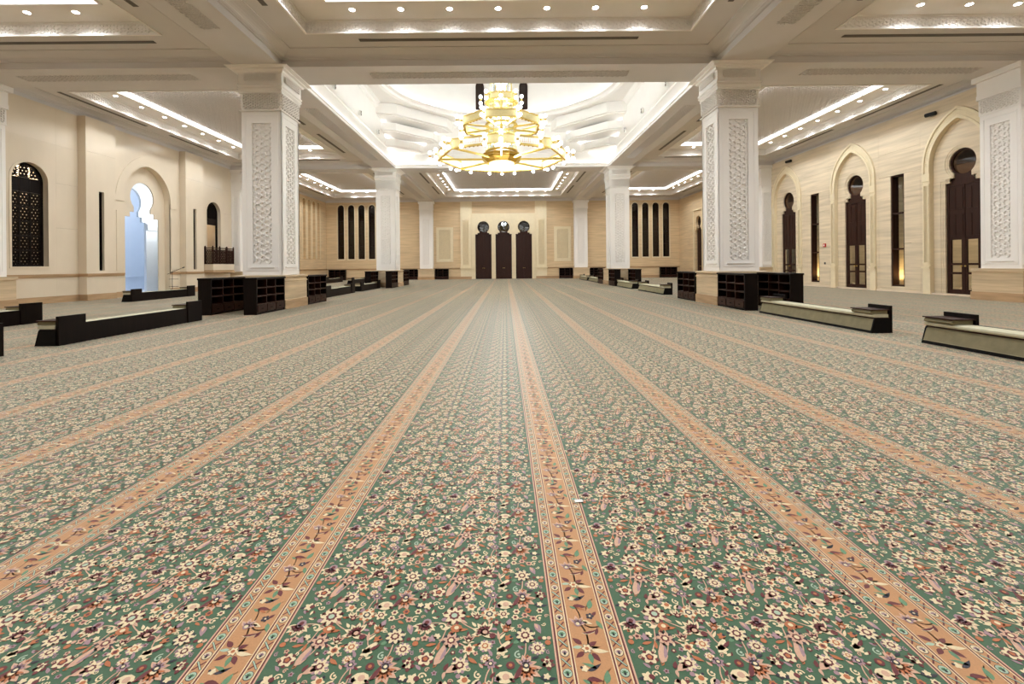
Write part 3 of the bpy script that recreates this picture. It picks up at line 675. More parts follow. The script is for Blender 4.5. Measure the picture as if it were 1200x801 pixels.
# niche portal between them
s0 = 17.25*U; a, b = 15.5*U, 18.9*U
inner = arch(s0, 1.12*U, 0, 3.6*U, 4.85*U, 14)
wains(a, s0-1.12*U, mapL, wall_l, 'marble', 0, 1); wains(s0+1.12*U, b, mapL, wall_l, 'marble', 0, 1)
up = [(a,BASE[2])]+[(s0-1.12*U,BASE[2])]+arch(s0, 1.12*U, BASE[2], 3.6*U, 4.85*U, 14)[1:-1]+[(s0+1.12*U,BASE[2]),(b,BASE[2]),(b,ZT),(a,ZT)]
MB().panel(up, [], -.05, 0, mapL).build('portal_slab', 'marble', wall_l)
ou = arch(s0, 1.48*U, 3.42*U, 3.42*U, 5.26*U, 14)
MB().panel(band(arch(s0, 1.48*U, 3.40*U, 3.42*U, 5.26*U, 14), arch(s0, 1.12*U, 3.40*U, 3.6*U, 4.85*U, 14)), [], -.01, .03, mapL).build('arch_surround', 'marble', wall_l)
for sg in (-1, 1):
    q0, q1 = sorted((s0+sg*1.48*U, s0+sg*1.12*U))
    MB().panel(rect(q0+.05, q1-.05, BASE[2]+.1, 3.05*U), [], -.01, .022, mapL).build('pilaster_panel', 'marble', wall_l)
kh = keyhole(s0, .80*U, 0, 2.92*U, .56*U, 3.68*U, .40*U)
MB().panel(arch(s0, 1.13*U, 0, 3.6*U, 4.86*U, 14), [kh], -.36, -.30, mapL).build('horseshoe_slab', 'marble', wall_l)
MB().add([mapL(x, z, d) for d in (0, -.32) for x, z in inner], [(i, i+1, i+1+len(inner), i+len(inner)) for i in range(len(inner)-1)]).build('arch_reveal', 'marble', wall_l)
# alcove behind it: white, cool fill lights added for daylight, with a second horseshoe arch
lit_room(15.9*U, 20.2*U, -WX-2.0, -WX-.62, .015, 5.0*U, 'bluewall', 'alcove', wall_l, False)
lit_room(15.0*U, 22.5*U, -WX-5.0, -WX-2.08, .015, 5.0*U, 'bluewall', 'alcove', wall_l)
kh2 = keyhole(18.28*U, .80*U, 0, 2.92*U, .56*U, 3.70*U, .42*U)
mapA = lambda s, z, d: (-WX-2.0+d, s, z)
MB().panel(rect(15.0*U, 22.5*U, 0, 5.0*U), [kh2], -.12, 0, mapA).build('inner_arch', 'bluewall', wall_l)
MB().panel(rect(15.0*U, 22.5*U, .62*U, .68*U), [], 0, .06, lambda s, z, d: (-WX-5.0+d, s, z)).build('ledge', 'bluewall', wall_l)
q = MB()
for k in range(3): q.box((-WX-1.99, 19.1*U-.04*k, 2.62*U+k*.10), (-WX-1.93+.03*k, 19.9*U+.04*k, 2.72*U+k*.10))
q.build('capital', 'bluewall', wall_l)
point('alcove_fill', (-WX-.9, 19.2*U, 3.4*U), P_ALC*.26, (.88,.94,1), .3); point('alcove_fill', (-WX-3.7, 19.2*U, 4.5*U), P_ALC*.42, (.86,.93,1), .3)  # unseen fills added in place of daylight; the front one brightens the pier
point('window_room_fill', (-WX-1.2, 12.95*U, 4.15*U), 110, (1,.93,.82), .1)  # unseen fill added so the screen's holes show bright
# second window with balcony
courses(20.0*U, 20.35*U, ZL_C, mapL, 'marble', wall_l); wains(20.0*U, 20.35*U, mapL, wall_l, 'marble')
W2, zb2 = left_window(21.1*U, 4, True)
s0 = 21.1*U
MB().panel(rect(s0-.45*U, s0+.45*U, 3.0*U, 3.30*U), [], -.26, -.2, mapL).build('solid_board', 'wood', W2)
fn2 = in_arch(s0); q = MB(); lattice(q, s0-.45*U, 3.30*U, .9*U, .66*U, .075, .036, -.25, -.205, mapL, lambda x, z: fn2(x+s0-.45*U, z+3.30*U))
tag(q.build('screen_panel', 'wood', W2), kind='stuff')
lit_room(20.4*U, 21.9*U, -WX-1.9, -WX-.62, .9*U, 4.3*U, 'marble', 'window_room', wall_l)
point('window_room_fill', (-WX-1.2, 21.2*U, 4.0*U), 35, (1,.93,.82), .1)  # unseen fill added to brighten the space behind the balcony window
courses(21.85*U, 23.0*U, ZL_C, mapL, 'marble', wall_l); wains(21.85*U, 23.0*U, mapL, wall_l, 'marble')
# far part of the left wall, four blind niches
ZF_C = [BASE[2], 1.55*U, 2.9*U, 4.3*U, ZT]
grout(23.0*U, 30.2*U, mapL, 'trav_back', wall_l); grout(33.35*U, YB, mapL, 'trav_back', wall_l)
wains(23.0*U, YB, mapL, wall_l, 'trav_back', 0, 8)
courses(23.0*U, 30.2*U, ZF_C, mapL, 'trav_back', wall_l); courses(33.35*U, YB, ZF_C, mapL, 'trav_back', wall_l)
nic = [30.6*U+i*.78*U for i in range(4)]
MB().panel(rect(30.2*U, 33.35*U, BASE[2], ZT), [arch(s, .26*U, 1.58*U, 5.4*U, 5.66*U, 6) for s in nic], -.25, 0, mapL).build('niche_slab', 'trav_back', wall_l)
for s in nic:
    MB().panel(arch(s, .27*U, 1.57*U, 5.4*U, 5.67*U, 6), [], -.26, -.22, mapL).build('niche_back', 'trav_back', wall_l)
    MB().panel(arch(s, .31*U, 1.58*U, 5.4*U, 5.71*U, 6), [arch(s, .26*U, 1.58*U+.001, 5.4*U, 5.66*U, 6)], 0, .03, mapL).build('niche_moulding', 'cream', wall_l)

# ---- portals with keyhole doors (right wall and back wall)
def door_set(n, s0, mp, d, w, zh, R, zc, b, z0, glassy, m='wood2'):
    o = MB().panel(keyhole(s0, w, z0, zh, R, zc, b), [rect(s0-w+.09, s0-.02, z0+.08, zh-.10), rect(s0+.02, s0+w-.09, z0+.08, zh-.10), [(s0+(R-.07)*math.cos(t*2*PI/20), zc+(R-.07)*math.sin(t*2*PI/20)) for t in range(20)]], d-.06, d, mp).build('door_%d' % n, m)
    o['kind'] = 'structure'
    MB().panel([(s0+(R-.06)*math.cos(t*2*PI/20), zc+(R-.06)*math.sin(t*2*PI/20)) for t in range(20)], [], d-.05, d-.04, mp).build('fanlight_pane', 'darkglass' if glassy else 'darkglass', o)
    for sg in (-1, 1):
        for k in (-.5, .5):
            pass
        a, c = sorted((s0+sg*.022, s0+sg*(w-.09)))
        zt = z0+.08; hh = zh-.10-zt
        zsplit = zt+hh*(.50 if glassy else .52)
        # transom part: carved dark panel
        MB().panel(rect(a, c, zsplit, zh-.10), [], d-.06, d-.02, mp).build('transom_panel', m, o)
        for i in range(2):
            for j in range(2):
                aa = a+(c-a)*(i+.12)/2; cc = a+(c-a)*(i+.88)/2; hz = (zh-.10-zsplit)
                MB().panel(rect(aa, cc, zsplit+hz*(j+.1)/2, zsplit+hz*(j+.9)/2), [], d-.03, d-.005, mp).build('raised_panel', m, o)
        if glassy:
            zz = [zt+.04, zt+.33*(zsplit-zt), zt+.37*(zsplit-zt), zt+.50*(zsplit-zt), zt+.54*(zsplit-zt), zsplit-.05]
            holes = [rect(a+.10, c-.07, zz[0]+.05, zz[1]), rect(a+.10, c-.07, zz[2], zz[3]), rect(a+.10, c-.07, zz[4], zz[5])]
            lf = MB().panel(rect(a, c, zt-.06, zsplit), holes, d-.055, d-.01, mp).build('leaf', m, o)
            for h_ in holes: MB().panel(h_, [], d-.035, d-.03, mp).build('pane', 'glass', lf)
        else:
            lf = MB().panel(rect(a, c, zt-.06, zsplit), [], d-.055, d-.015, mp).build('leaf', m, o)
            for j in range(2):
                MB().panel(rect(a+.10, c-.08, zt+.04+j*(zsplit-zt)*.42, zt+(zsplit-zt)*(.36 if j == 0 else .94)), [], d-.02, d-.002, mp).build('raised_panel', m, lf)
        pz = z0+.82*U
        MB().sphere(mp(s0+sg*.07, pz, d+.05), .032, 8, 5).build('handle', 'gold', lf)
    return o
def portal(n, s0, mp, wall, mstone, c0, c1):
    outr = arch(s0, 1.10*U, 0, 3.95*U, 5.52*U, 14); innr = arch(s0, .87*U, 0, 3.95*U, 5.17*U, 14)
    up = [(c0,0)]+outr+[(c1,0),(c1,ZT),(c0,ZT)]
    MB().panel(up, [], -.05, 0, mp).build('portal_slab', mstone, wall)
    su = MB().panel(band(outr, innr), [], -.2, .05, mp).build('arch_surround', 'cream', wall)
    # sunk carved bands inside the surround
    o2 = arch(s0, 1.04*U, 3.75*U, 3.95*U, 5.44*U, 14); i2 = arch(s0, .93*U, 3.75*U, 3.95*U, 5.25*U, 14)
    for oo, ii in ((outr, o2), (i2, innr)):
        oc = [p for p in oo if p[1] > 3.74*U]; ic = [p for p in ii if p[1] > 3.74*U]
        if oo is outr: oc = [(s0-1.10*U,3.75*U)]+oc+[(s0+1.10*U,3.75*U)]
        else: ic = [(s0-.87*U,3.75*U)]+ic+[(s0+.87*U,3.75*U)]
        MB().panel(band(oc, ic), [], .04, .085, mp).build('arch_moulding', 'cream', su)
    ringp = []
    for pts in (o2, i2): ringp.append([p for p in pts if p[1] > 3.76*U])
    q = MB(); no = len(ringp[0])
    for i in range(no-1):                       # beads along the arch band
        for tt in (.25, .75):
            p0 = [(ringp[0][i][k]*(1-tt)+ringp[0][i+1][k]*tt) for k in (0,1)]; p1 = [(ringp[1][min(i,len(ringp[1])-2)][k]*(1-tt)+ringp[1][min(i+1,len(ringp[1])-1)][k]*tt) for k in (0,1)]
            for u in (.2, .5, .8):
                cx_, cz_ = p0[0]*(1-u)+p1[0]*u, p0[1]*(1-u)+p1[1]*u; r = .022
                q.add([mp(cx_-r,cz_,.05),mp(cx_,cz_-r,.05),mp(cx_+r,cz_,.05),mp(cx_,cz_+r,.05),mp(cx_,cz_,.075)], [(0,1,4),(1,2,4),(2,3,4),(3,0,4)])
    tag(q.build('carved_band', 'cream', su), kind='stuff')
    for sg in (-1, 1):
        e0, e1 = sorted((s0+sg*.87*U, s0+sg*1.10*U))
        MB().panel(rect(e0-.01,e1+.01,3.50*U,3.74*U), [], 0, .075, mp).build('pilaster_block', 'cream', su)
        MB().panel(rect(e0+.02,e1-.02,.92*U,3.42*U), [rect(e0+.07,e1-.07,.98*U,3.36*U)], .04, .08, mp).build('pilaster_frame', 'cream', su)
        tag(lattice(MB(), e0+.07, .98*U, e1-e0-.14, 2.38*U, .06, .022, .05, .072, mp).build('carved_band', 'cream', su), kind='stuff')
        MB().panel(rect(e0-.03,e1+.03,.80*U,.86*U), [], 0, .12, mp).build('pilaster_base', 'cream', su); MB().panel(rect(e0-.01,e1+.01,0,.80*U), [], 0, .07, mp).build('pilaster_foot', 'cream', su)
    k1 = keyhole(s0, .64*U, 0, 3.42*U, .50*U, 3.90*U, .33*U); k2 = keyhole(s0, .58*U, 0, 3.38*U, .45*U, 3.90*U, .29*U); k3 = keyhole(s0, .52*U, 0, 3.34*U, .40*U, 3.90*U, .26*U)
    MB().panel(arch(s0, .88*U, 0, 3.95*U, 5.18*U, 14), [k1], -.25, -.10, mp).build('tympanum_slab', mstone, wall)
    MB().panel(k1, [k2], -.3, -.115, mp).build('keyhole_moulding', mstone, wall); MB().panel(k2, [k3], -.42, -.13, mp).build('keyhole_moulding', mstone, wall)
    MB().panel(rect(s0-.66*U, s0+.66*U, 0, .05*U), [], -.6, -.1, mp).build('threshold', mstone, wall)
    return door_set(n, s0, mp, -.19, .52*U, 3.33*U, .40*U, 3.90*U, .26*U, .05*U, True)
ZR_C = [0, .10*U, 1.62*U, 3.13*U, 4.73*U, ZT]
D = (13.2*U, 17.25*U, 21.3*U); SL = (15.28*U, 19.35*U)
courses(YF, 11.9*U, [0, ZT], mapR, 'travertine', wall_r, 0, 4)
PW = 1.22*U
for i, s in enumerate(D): portal(i+1, s, mapR, wall_r, 'travertine', s-PW, s+PW)
def right_bit(a, b, slit=None, n=0):
    if slit is None: courses(a, b, ZR_C, mapR, 'travertine', wall_r, 0, 1.9)
    else:
        sl = rect(slit-.26*U, slit+.26*U, .19*U, 3.93*U)
        courses(a, slit-.26*U, ZR_C[:-2]+[3.93*U], mapR, 'travertine', wall_r, 0, 3); courses(slit+.26*U, b, ZR_C[:-2]+[3.93*U], mapR, 'travertine', wall_r, 0, 3)
        slab(slit-.26*U, slit+.26*U, 0, .19*U, mapR, 'travertine', wall_r)
        slab(a, b, 3.93*U, 4.73*U, mapR, 'travertine', wall_r); slab(a, b, 4.73*U, ZT, mapR, 'travertine', wall_r)
        f = MB().panel(sl, [rect(slit-.21*U, slit+.21*U, .24*U, 1.42*U), rect(slit-.21*U, slit+.21*U, 1.47*U, 2.62*U), rect(slit-.21*U, slit+.21*U, 2.67*U, 3.88*U)], -.3, -.03, mapR).build('window_%d' % n, 'wood2'); f['kind'] = 'structure'
        for z0, z1 in ((.24,1.42),(1.47,2.62),(2.67,3.88)): MB().panel(rect(slit-.21*U, slit+.21*U, z0*U, z1*U), [], -.17, -.16, mapR).build('pane', 'glass', f)
        MB().panel(rect(slit-.24*U, slit+.24*U, .20*U, 3.92*U), [], -.62, -.6, mapR).build('light_box_back', 'travertine', f)
        for sg in (-1, 1): MB().box(mapR(slit+sg*.24*U, .20*U, -.62), mapR(slit+sg*.26*U, 3.92*U, -.3)).build('light_box_side', 'travertine', f)
        e = empty('uplight', mapR(slit, .20*U, -.42), label='warm uplight in the slit window '+('beside the far keyhole door' if slit > D[1] else 'beside the door half hidden by a pilaster'), cat='lamp')
        MB().lathe([(.001,0),(.06,0),(.06,.05),(.045,.05),(.04,.045),(.001,.045)], 12).build('housing', 'steel', e)
        l = bpy.data.lights.new('uplight_beam', 'SPOT'); l.energy = 55; l.color = (1,.72,.32); l.spot_size = 2.2; l.spot_blend = .8; l.shadow_soft_size = .05
        lo = bpy.data.objects.new('uplight_beam', l); COL.objects.link(lo); lo.parent = e; lo.location = (0,0,.08); lo.rotation_euler = (PI,0,0)
right_bit(D[0]+PW, D[1]-PW, SL[0], 5); right_bit(D[1]+PW, D[2]-PW, SL[1], 6)
right_bit(11.9*U, D[0]-PW); right_bit(D[2]+PW, 23.0*U)
MB().panel(rect(11.9*U, 30.0*U, 0, .05*U), [], -.05, .03, mapR).build('plinth_strip', 'marble', wall_r)
# corridor seen through the door glass
q = MB()
q.box((WX+.8, 11*U, .0), (WX+5.2, 24*U, .02)); q.build('corridor_floor', 'marble', wall_r)
MB().box((WX+.7, 11*U, 3.95*U), (WX+5.2, 24*U, 4.0*U)).build('corridor_ceiling', 'ceil', wall_r)
for s in D: point('corridor_lamp', (WX+2.6, s, 3.6*U), 90, (1,.88,.68), .15)
# far part of the right wall
for c in [courses(23.0*U, 30.25*U, ZR_C, mapR, 'trav_back', wall_r, 0, 2.0), courses(32.0*U, YB, ZR_C, mapR, 'trav_back', wall_r, 0, 2.0)]: pass
s0 = 31.1*U; k3 = keyhole(s0, .52*U, 0, 3.34*U, .40*U, 3.90*U, .26*U)
MB().panel(rect(30.25*U, 32.0*U, 0, ZT), [rect(s0-.72*U, s0+.72*U, .001, 4.75*U)], -.2, 0, mapR).build('portal_slab', 'trav_back', wall_r)
MB().panel(rect(s0-.72*U, s0+.72*U, 0, 4.75*U), [rect(s0-.66*U, s0+.66*U, .001, 4.69*U)], -.2, .04, mapR).build('square_surround', 'cream', wall_r)
MB().panel(rect(s0-.66*U, s0+.66*U, 0, 4.69*U), [k3], -.4, -.06, mapR).build('keyhole_slab', 'trav_back', wall_r)
door_set(4, s0, mapR, -.25, .52*U, 3.33*U, .40*U, 3.90*U, .26*U, .03*U, False)

# ---- back wall
ZK = [BASE[2], 1.9*U, 2.95*U, 4.0*U, 4.95*U, ZT]
grout(-WX, -2.5*U, mapB, 'trav_back', wall_b, 0, 1.5*U, -.03); grout(2.5*U, WX, mapB, 'trav_back', wall_b, 0, 1.5*U, -.03)
MB().panel(rect(-2.6*U, 2.6*U, 0, 4.6*U), [], -.38, -.36, mapB).build('dark_sheet', 'back_dark', wall_b)  # dark sheet added behind the doors to keep their fanlights dark
for sg in (-1, 1):
    win = [sg*v*U for v in (9.95,10.73,11.51,12.29)]
    lo, hi = sorted((sg*9.55*U, sg*12.70*U))
    MB().panel(rect(lo, hi, BASE[2], ZT), [arch(s, .245*U, 1.58*U, 5.42*U, 5.67*U, 6) for s in win], -.32, 0, mapB).build('window_slab', 'trav_back', wall_b)
    for i, s in enumerate(sorted(win)):
        f = MB().panel(arch(s, .245*U, 1.58*U, 5.42*U, 5.67*U, 6), [arch(s, .205*U, 1.63*U, 5.41*U, 5.62*U, 6)], -.28, -.12, mapB).build('window_%d' % (8+i+(4 if sg > 0 else 0)), 'wood2'); f['kind'] = 'structure'
        for j in range(4):
            z0 = 1.63*U+j*.95*U
            MB().panel(rect(s-.205*U, s+.205*U, z0+.03, z0+.92*U) if j < 3 else arch(s, .20*U, z0+.03, 5.40*U, 5.60*U, 6), [], -.24, -.22, mapB).build('pane', 'darkglass', f)
            MB().panel(rect(s-.205*U, s+.205*U, z0+.92*U, z0+.95*U+.03), [], -.27, -.17, mapB).build('glazing_bar', 'wood2', f) if j < 3 else None
        MB().panel(arch(s, .25*U, 1.57*U, 5.42*U, 5.68*U, 6), [], -.33, -.30, mapB).build('blind', 'wood2', f)
        MB().panel(arch(s, .295*U, 1.50*U, 5.42*U, 5.73*U, 6), [arch(s, .245*U, 1.58*U, 5.42*U, 5.67*U, 6)], 0, .035, mapB).build('window_moulding', 'cream', wall_b)
        MB().panel(rect(s-.16*U, s+.16*U, BASE[2]+.1, 1.45*U), [], 0, .012, mapB).build('apron_panel', 'trav_back', wall_b)
    lo2, hi2 = sorted((sg*12.70*U, sg*13.4*U)); courses(lo2, hi2, ZK, mapB, 'trav_back', wall_b)
    lo2, hi2 = sorted((sg*6.2*U, sg*9.55*U)); courses(lo2, hi2, ZK, mapB, 'trav_back', wall_b, 0, 2.2)
    lo2, hi2 = sorted((sg*2.45*U, sg*5.4*U))
    # carved framed panel
    px = sg*4.45*U; pw = .64*U
    courses(*sorted((sg*2.45*U, px-sg*pw)), ZK, mapB, 'trav_back', wall_b, 0, 2.5); courses(*sorted((px+sg*pw, sg*5.4*U)), ZK, mapB, 'trav_back', wall_b, 0, 2.5)
    slab(px-pw, px+pw, BASE[2], 1.30*U, mapB, 'trav_back', wall_b); slab(px-pw, px+pw, 3.92*U, 4.95*U, mapB, 'trav_back', wall_b); slab(px-pw, px+pw, 4.95*U, ZT, mapB, 'trav_back', wall_b)
    fr = MB().panel(rect(px-pw, px+pw, 1.30*U, 3.92*U), [rect(px-pw+.28, px+pw-.28, 1.30*U+.28, 3.92*U-.28)], -.06, .03, mapB).build('carved_frame', 'cream', wall_b)
    for i in range(7):
        for zz in (1.30*U+.14, 3.92*U-.14):
            c_ = px-pw+.14+i*(2*pw-.28)/6; MB().panel([(c_-.09,zz),(c_,zz-.09),(c_+.09,zz),(c_,zz+.09)], [], .02, .06, mapB).build('boss', 'cream', fr)
    for i in range(1, 13):
        for xx in (px-pw+.14, px+pw-.14):
            zz = 1.30*U+.14+i*(2.62*U-.28)/13; MB().panel([(xx-.09,zz),(xx,zz-.09),(xx+.09,zz),(xx,zz+.09)], [], .02, .06, mapB).build('boss', 'cream', fr)
    MB().panel(rect(px-pw+.28, px+pw-.28, 1.30*U+.28, 3.92*U-.28), [], -.1, -.05, mapB).build('carved_ground', 'cream', fr)
    tag(lattice(MB(), px-pw+.28, 1.30*U+.28, 2*pw-.56, 2.62*U-.56, .16, .05, -.05, .0, mapB).build('carved_band', 'cream', fr), kind='stuff')
    wains(*sorted((sg*2.95*U, sg*5.4*U)), mapB, wall_b, 'trav_back'); wains(*sorted((sg*6.2*U, sg*13.4*U)), mapB, wall_b, 'trav_back')
    # pilaster with carved panel beside the doors
    e0, e1 = sorted((sg*2.45*U, sg*3.25*U))
    pl_ = MB().panel(rect(e0, e1, 0, ZT), [rect((e0+e1)/2-.25*U, (e0+e1)/2+.25*U, 1.02*U, 4.45*U)], -.05, .16, mapB).build('wall_pilaster', 'cream', wall_b)
    MB().panel(rect((e0+e1)/2-.25*U, (e0+e1)/2+.25*U, 1.02*U, 4.45*U), [], .05, .10, mapB).build('pilaster_ground', 'cream', pl_)
    tag(lattice(MB(), (e0+e1)/2-.2*U, 1.08*U, .4*U, 3.3*U, .15, .045, .10, .14, mapB).build('carved_band', 'cream', pl_), kind='stuff')
    MB().panel(rect(e0-.05, e1+.05, .80*U, .88*U), [], .1, .24, mapB).build('pilaster_base', 'cream', pl_); MB().panel(rect(e0-.02, e1+.02, 0, .2*U), [], .1, .19, mapB).build('pilaster_foot', 'brown', pl_)
    MB().panel(rect(*sorted((sg*2.38*U, sg*2.45*U)), 0, ZT), [], -.05, .07, mapB).build('pilaster_edge', 'cream', pl_)
kb = [keyhole(v*U, .61*U, 0, 3.39*U, .45*U, 3.92*U, .30*U) for v in (-1.53, 0, 1.53)]
MB().panel(rect(-2.38*U, 2.38*U, 0, 4.95*U), kb, -.35, .02, mapB).build('door_slab', 'cream', wall_b)
slab(-2.38*U, 2.38*U, 4.95*U, ZT, mapB, 'trav_back', wall_b, .02)
for i, v in enumerate((-1.53, 0, 1.53)):
    MB().panel(keyhole(v*U, .67*U, 0, 3.45*U, .50*U, 3.92*U, .34*U), [keyhole(v*U, .61*U, .001, 3.39*U, .45*U, 3.92*U, .30*U)], 0, .05, mapB).build('keyhole_moulding', 'cream', wall_b)
    door_set(5+i, v*U, mapB, -.15, .61*U, 3.38*U, .45*U, 3.92*U, .30*U, .0, False)

# ------------------------------------------------------------------ columns
def sq(prof, mb=None, cx=0, cyy=0):
    mb = mb or MB(); vs = []; fs = []
    for hw, z in prof: vs += [(cx-hw,cyy-hw,z),(cx+hw,cyy-hw,z),(cx+hw,cyy+hw,z),(cx-hw,cyy+hw,z)]
    for i in range(len(prof)-1):
        for k in range(4): fs.append((i*4+k,i*4+(k+1)%4,i*4+4+(k+1)%4,i*4+4+k))
    return mb.add(vs, fs)
HW = CW/2
faceM = lambda s, z, d: (s, -HW-d, z)
sh_face = MB().panel(rect(-HW, HW, .82*U, 4.80*U), [rect(-.23*U, .23*U, 1.09*U, 4.50*U)], -.06, 0, faceM)
sh_face.panel(rect(-.23*U, .23*U, 1.09*U, 4.50*U), [], -.07, -.05, faceM)
for r_, dd in ((.40, .012),):
    sh_face.panel(rect(-r_*U, r_*U, .93*U, 4.70*U), [rect(-r_*U+.035, r_*U-.035, .93*U+.035, 4.70*U-.035)], -.01, dd, faceM)
sh_face.panel(rect(-.30*U, .30*U, 1.00*U, 1.02*U), [], 0, .03, faceM)
me_face = mesh_of(sh_face, 'shaft_face', 'plaster')
me_lat = mesh_of(lattice(MB(), -.22*U, 1.10*U, .44*U, 3.39*U, .17, .058, -.05, -.008, faceM), 'star_lattice', 'plaster')
fzM = lambda s, z, d: (s, -HW-.02-d, z)
me_fz = mesh_of(lattice(MB(), -HW+.03, 4.86*U, CW-.06, .34*U, .085, .034, -.03, .03, fzM), 'frieze_lattice', 'plaster')
me_cp = mesh_of(lattice(MB(), -.38*U, 5.50*U, .76*U, .16*U, .05, .02, .03, .055, lambda s, z, d: (s, -HW-.06-d, z)), 'capital_lattice', 'plaster')
me_core = mesh_of(sq([(HW-.08,.82*U),(HW-.08,4.8*U)]), 'shaft_core', 'plaster')
me_fb = mesh_of(sq([(HW+.02,4.78*U),(HW+.05,4.79*U),(HW+.05,4.81*U),(HW-.01,4.83*U),(HW-.01,5.20*U),(HW+.05,5.215*U),(HW+.05,5.24*U),(HW+.03,5.26*U),(HW+.08,5.31*U),(HW+.08,5.335*U),(HW+.05,5.35*U)]), 'frieze', 'plaster')
me_cap = mesh_of(sq([(HW+.05,5.35*U),(HW+.09,5.38*U),(HW+.09,5.41*U),(HW+.06,5.43*U),(HW+.06,5.68*U),(HW+.12,5.70*U),(HW+.14,5.74*U),(HW+.22,5.75*U),(HW+.22,5.78*U),(HW+.34,5.80*U),(HW+.34,5.82*U)]), 'capital', 'plaster')
q = sq([(.62*U,0),(.62*U,.21*U),(.60*U,.215*U)]); me_pb = mesh_of(q, 'plinth_base', 'brown')
me_pl = mesh_of(sq([(.60*U,.2*U),(.60*U,.66*U)]), 'plinth_block', 'trav_plinth')
me_pm = mesh_of(sq([(.60*U,.66*U),(.615*U,.67*U),(.615*U,.69*U),(.60*U,.70*U),(.60*U,.73*U),(.58*U,.75*U),(.625*U,.77*U),(.625*U,.805*U),(.55*U,.82*U),(.40*U,.821*U)]), 'plinth_moulding', 'trav_plinth')
def column(x, y, label):
    e = empty('lattice_column', (x, y, 0), label=label, cat='column', group='free-standing white columns')
    for n, me in (('plinth_base',me_pb),('plinth_block',me_pl),('plinth_moulding',me_pm),('shaft_core',me_core),('frieze',me_fb),('capital',me_cap)): link(n, me, e)
    for k in range(4):
        f = link('shaft_face', me_face, e); f.rotation_euler = (0,0,k*PI/2)
        for n, me in (('star_lattice',me_lat),('frieze_lattice',me_fz),('capital_lattice',me_cp)):
            o = link(n, me, e); o.rotation_euler = (0,0,k*PI/2); o['kind'] = 'stuff'
    return e
column(-CX, ROWS[0], 'white lattice column before the dome, on the side of the wooden balcony')
column(CX, ROWS[0], 'white lattice column before the dome, on the side of glazed keyhole doors')
column(-CX, ROWS[1], 'white lattice column beyond the dome, on the side of the wooden balcony')
column(CX, ROWS[1], 'white lattice column beyond the dome, on the side of glazed keyhole doors')
# brackets under the beams at each column: stepped corbels, and wall pilasters
def engaged(x, y, rz, label, P=.45*U):
    e = empty('wall_column', (x, y, 0), rz, label=label, cat='column', group='white columns standing against the walls')
    def half(hw, z0, z1, dd, name, m):
        return MB().box((-hw, -P-dd, z0), (hw, .05, z1)).build(name, m, e)
    half(.62*U, 0, .21*U, .14*U, 'plinth_base', 'brown'); half(.60*U, .21*U, .74*U, .12*U, 'plinth_block', 'trav_plinth'); half(.625*U, .74*U, .82*U, .145*U, 'plinth_moulding', 'trav_plinth')
    half(HW-.004, .82*U, 4.80*U, -.09, 'shaft_core', 'plaster'); half(HW+.02, 4.80*U, 5.22*U, .02, 'frieze', 'plaster'); half(HW+.06, 5.22*U, 5.34*U, .06, 'frieze_moulding', 'plaster')
    half(HW+.05, 5.34*U, 5.68*U, .05, 'capital', 'plaster'); half(HW+.14, 5.68*U, ZB, .14, 'capital_top', 'plaster')
    off = HW-P
    for n, me, st in (('shaft_face',me_face,0),('star_lattice',me_lat,1),('frieze_lattice',me_fz,1)):
        o = link(n, me, e, (0, off, 0)); 
        if st: o['kind'] = 'stuff'
    # narrower carved side panels
    mside = {}
    for sg in (-1, 1):
        sm = lambda s, z, d, sg=sg: (sg*(HW+d), -P/2+s, z)
        q = MB().panel(rect(-P/2+.02, P/2-.02, .9*U, 4.72*U), [rect(-P/2+.12, P/2-.12, 1.09*U, 4.5*U)], -.01, .02, sm); q.build('side_frame', 'plaster', e)
        tag(lattice(MB(), -P/2+.13, 1.1*U, P-.26, 3.39*U, .10, .034, -.002, .018, sm).build('side_lattice', 'plaster', e), kind='stuff')
    return e
engaged(-WX, ROWS[0], PI/2, 'white pilaster column beside the tall pierced window screen', .38*U)
engaged(-WX, ROWS[1], PI/2, 'white pilaster column beside the wooden balcony')
engaged(WR, ROWS[0], -PI/2, 'white pilaster column covering part of a glazed keyhole door', .66*U)
engaged(WR, ROWS[1], -PI/2, 'white pilaster column past the last glazed keyhole door', .5*U)
engaged(-CX, YB, 0, 'white pilaster column on the back wall nearer the balcony wall')
engaged(CX, YB, 0, 'white pilaster column on the back wall nearer the glazed doors')

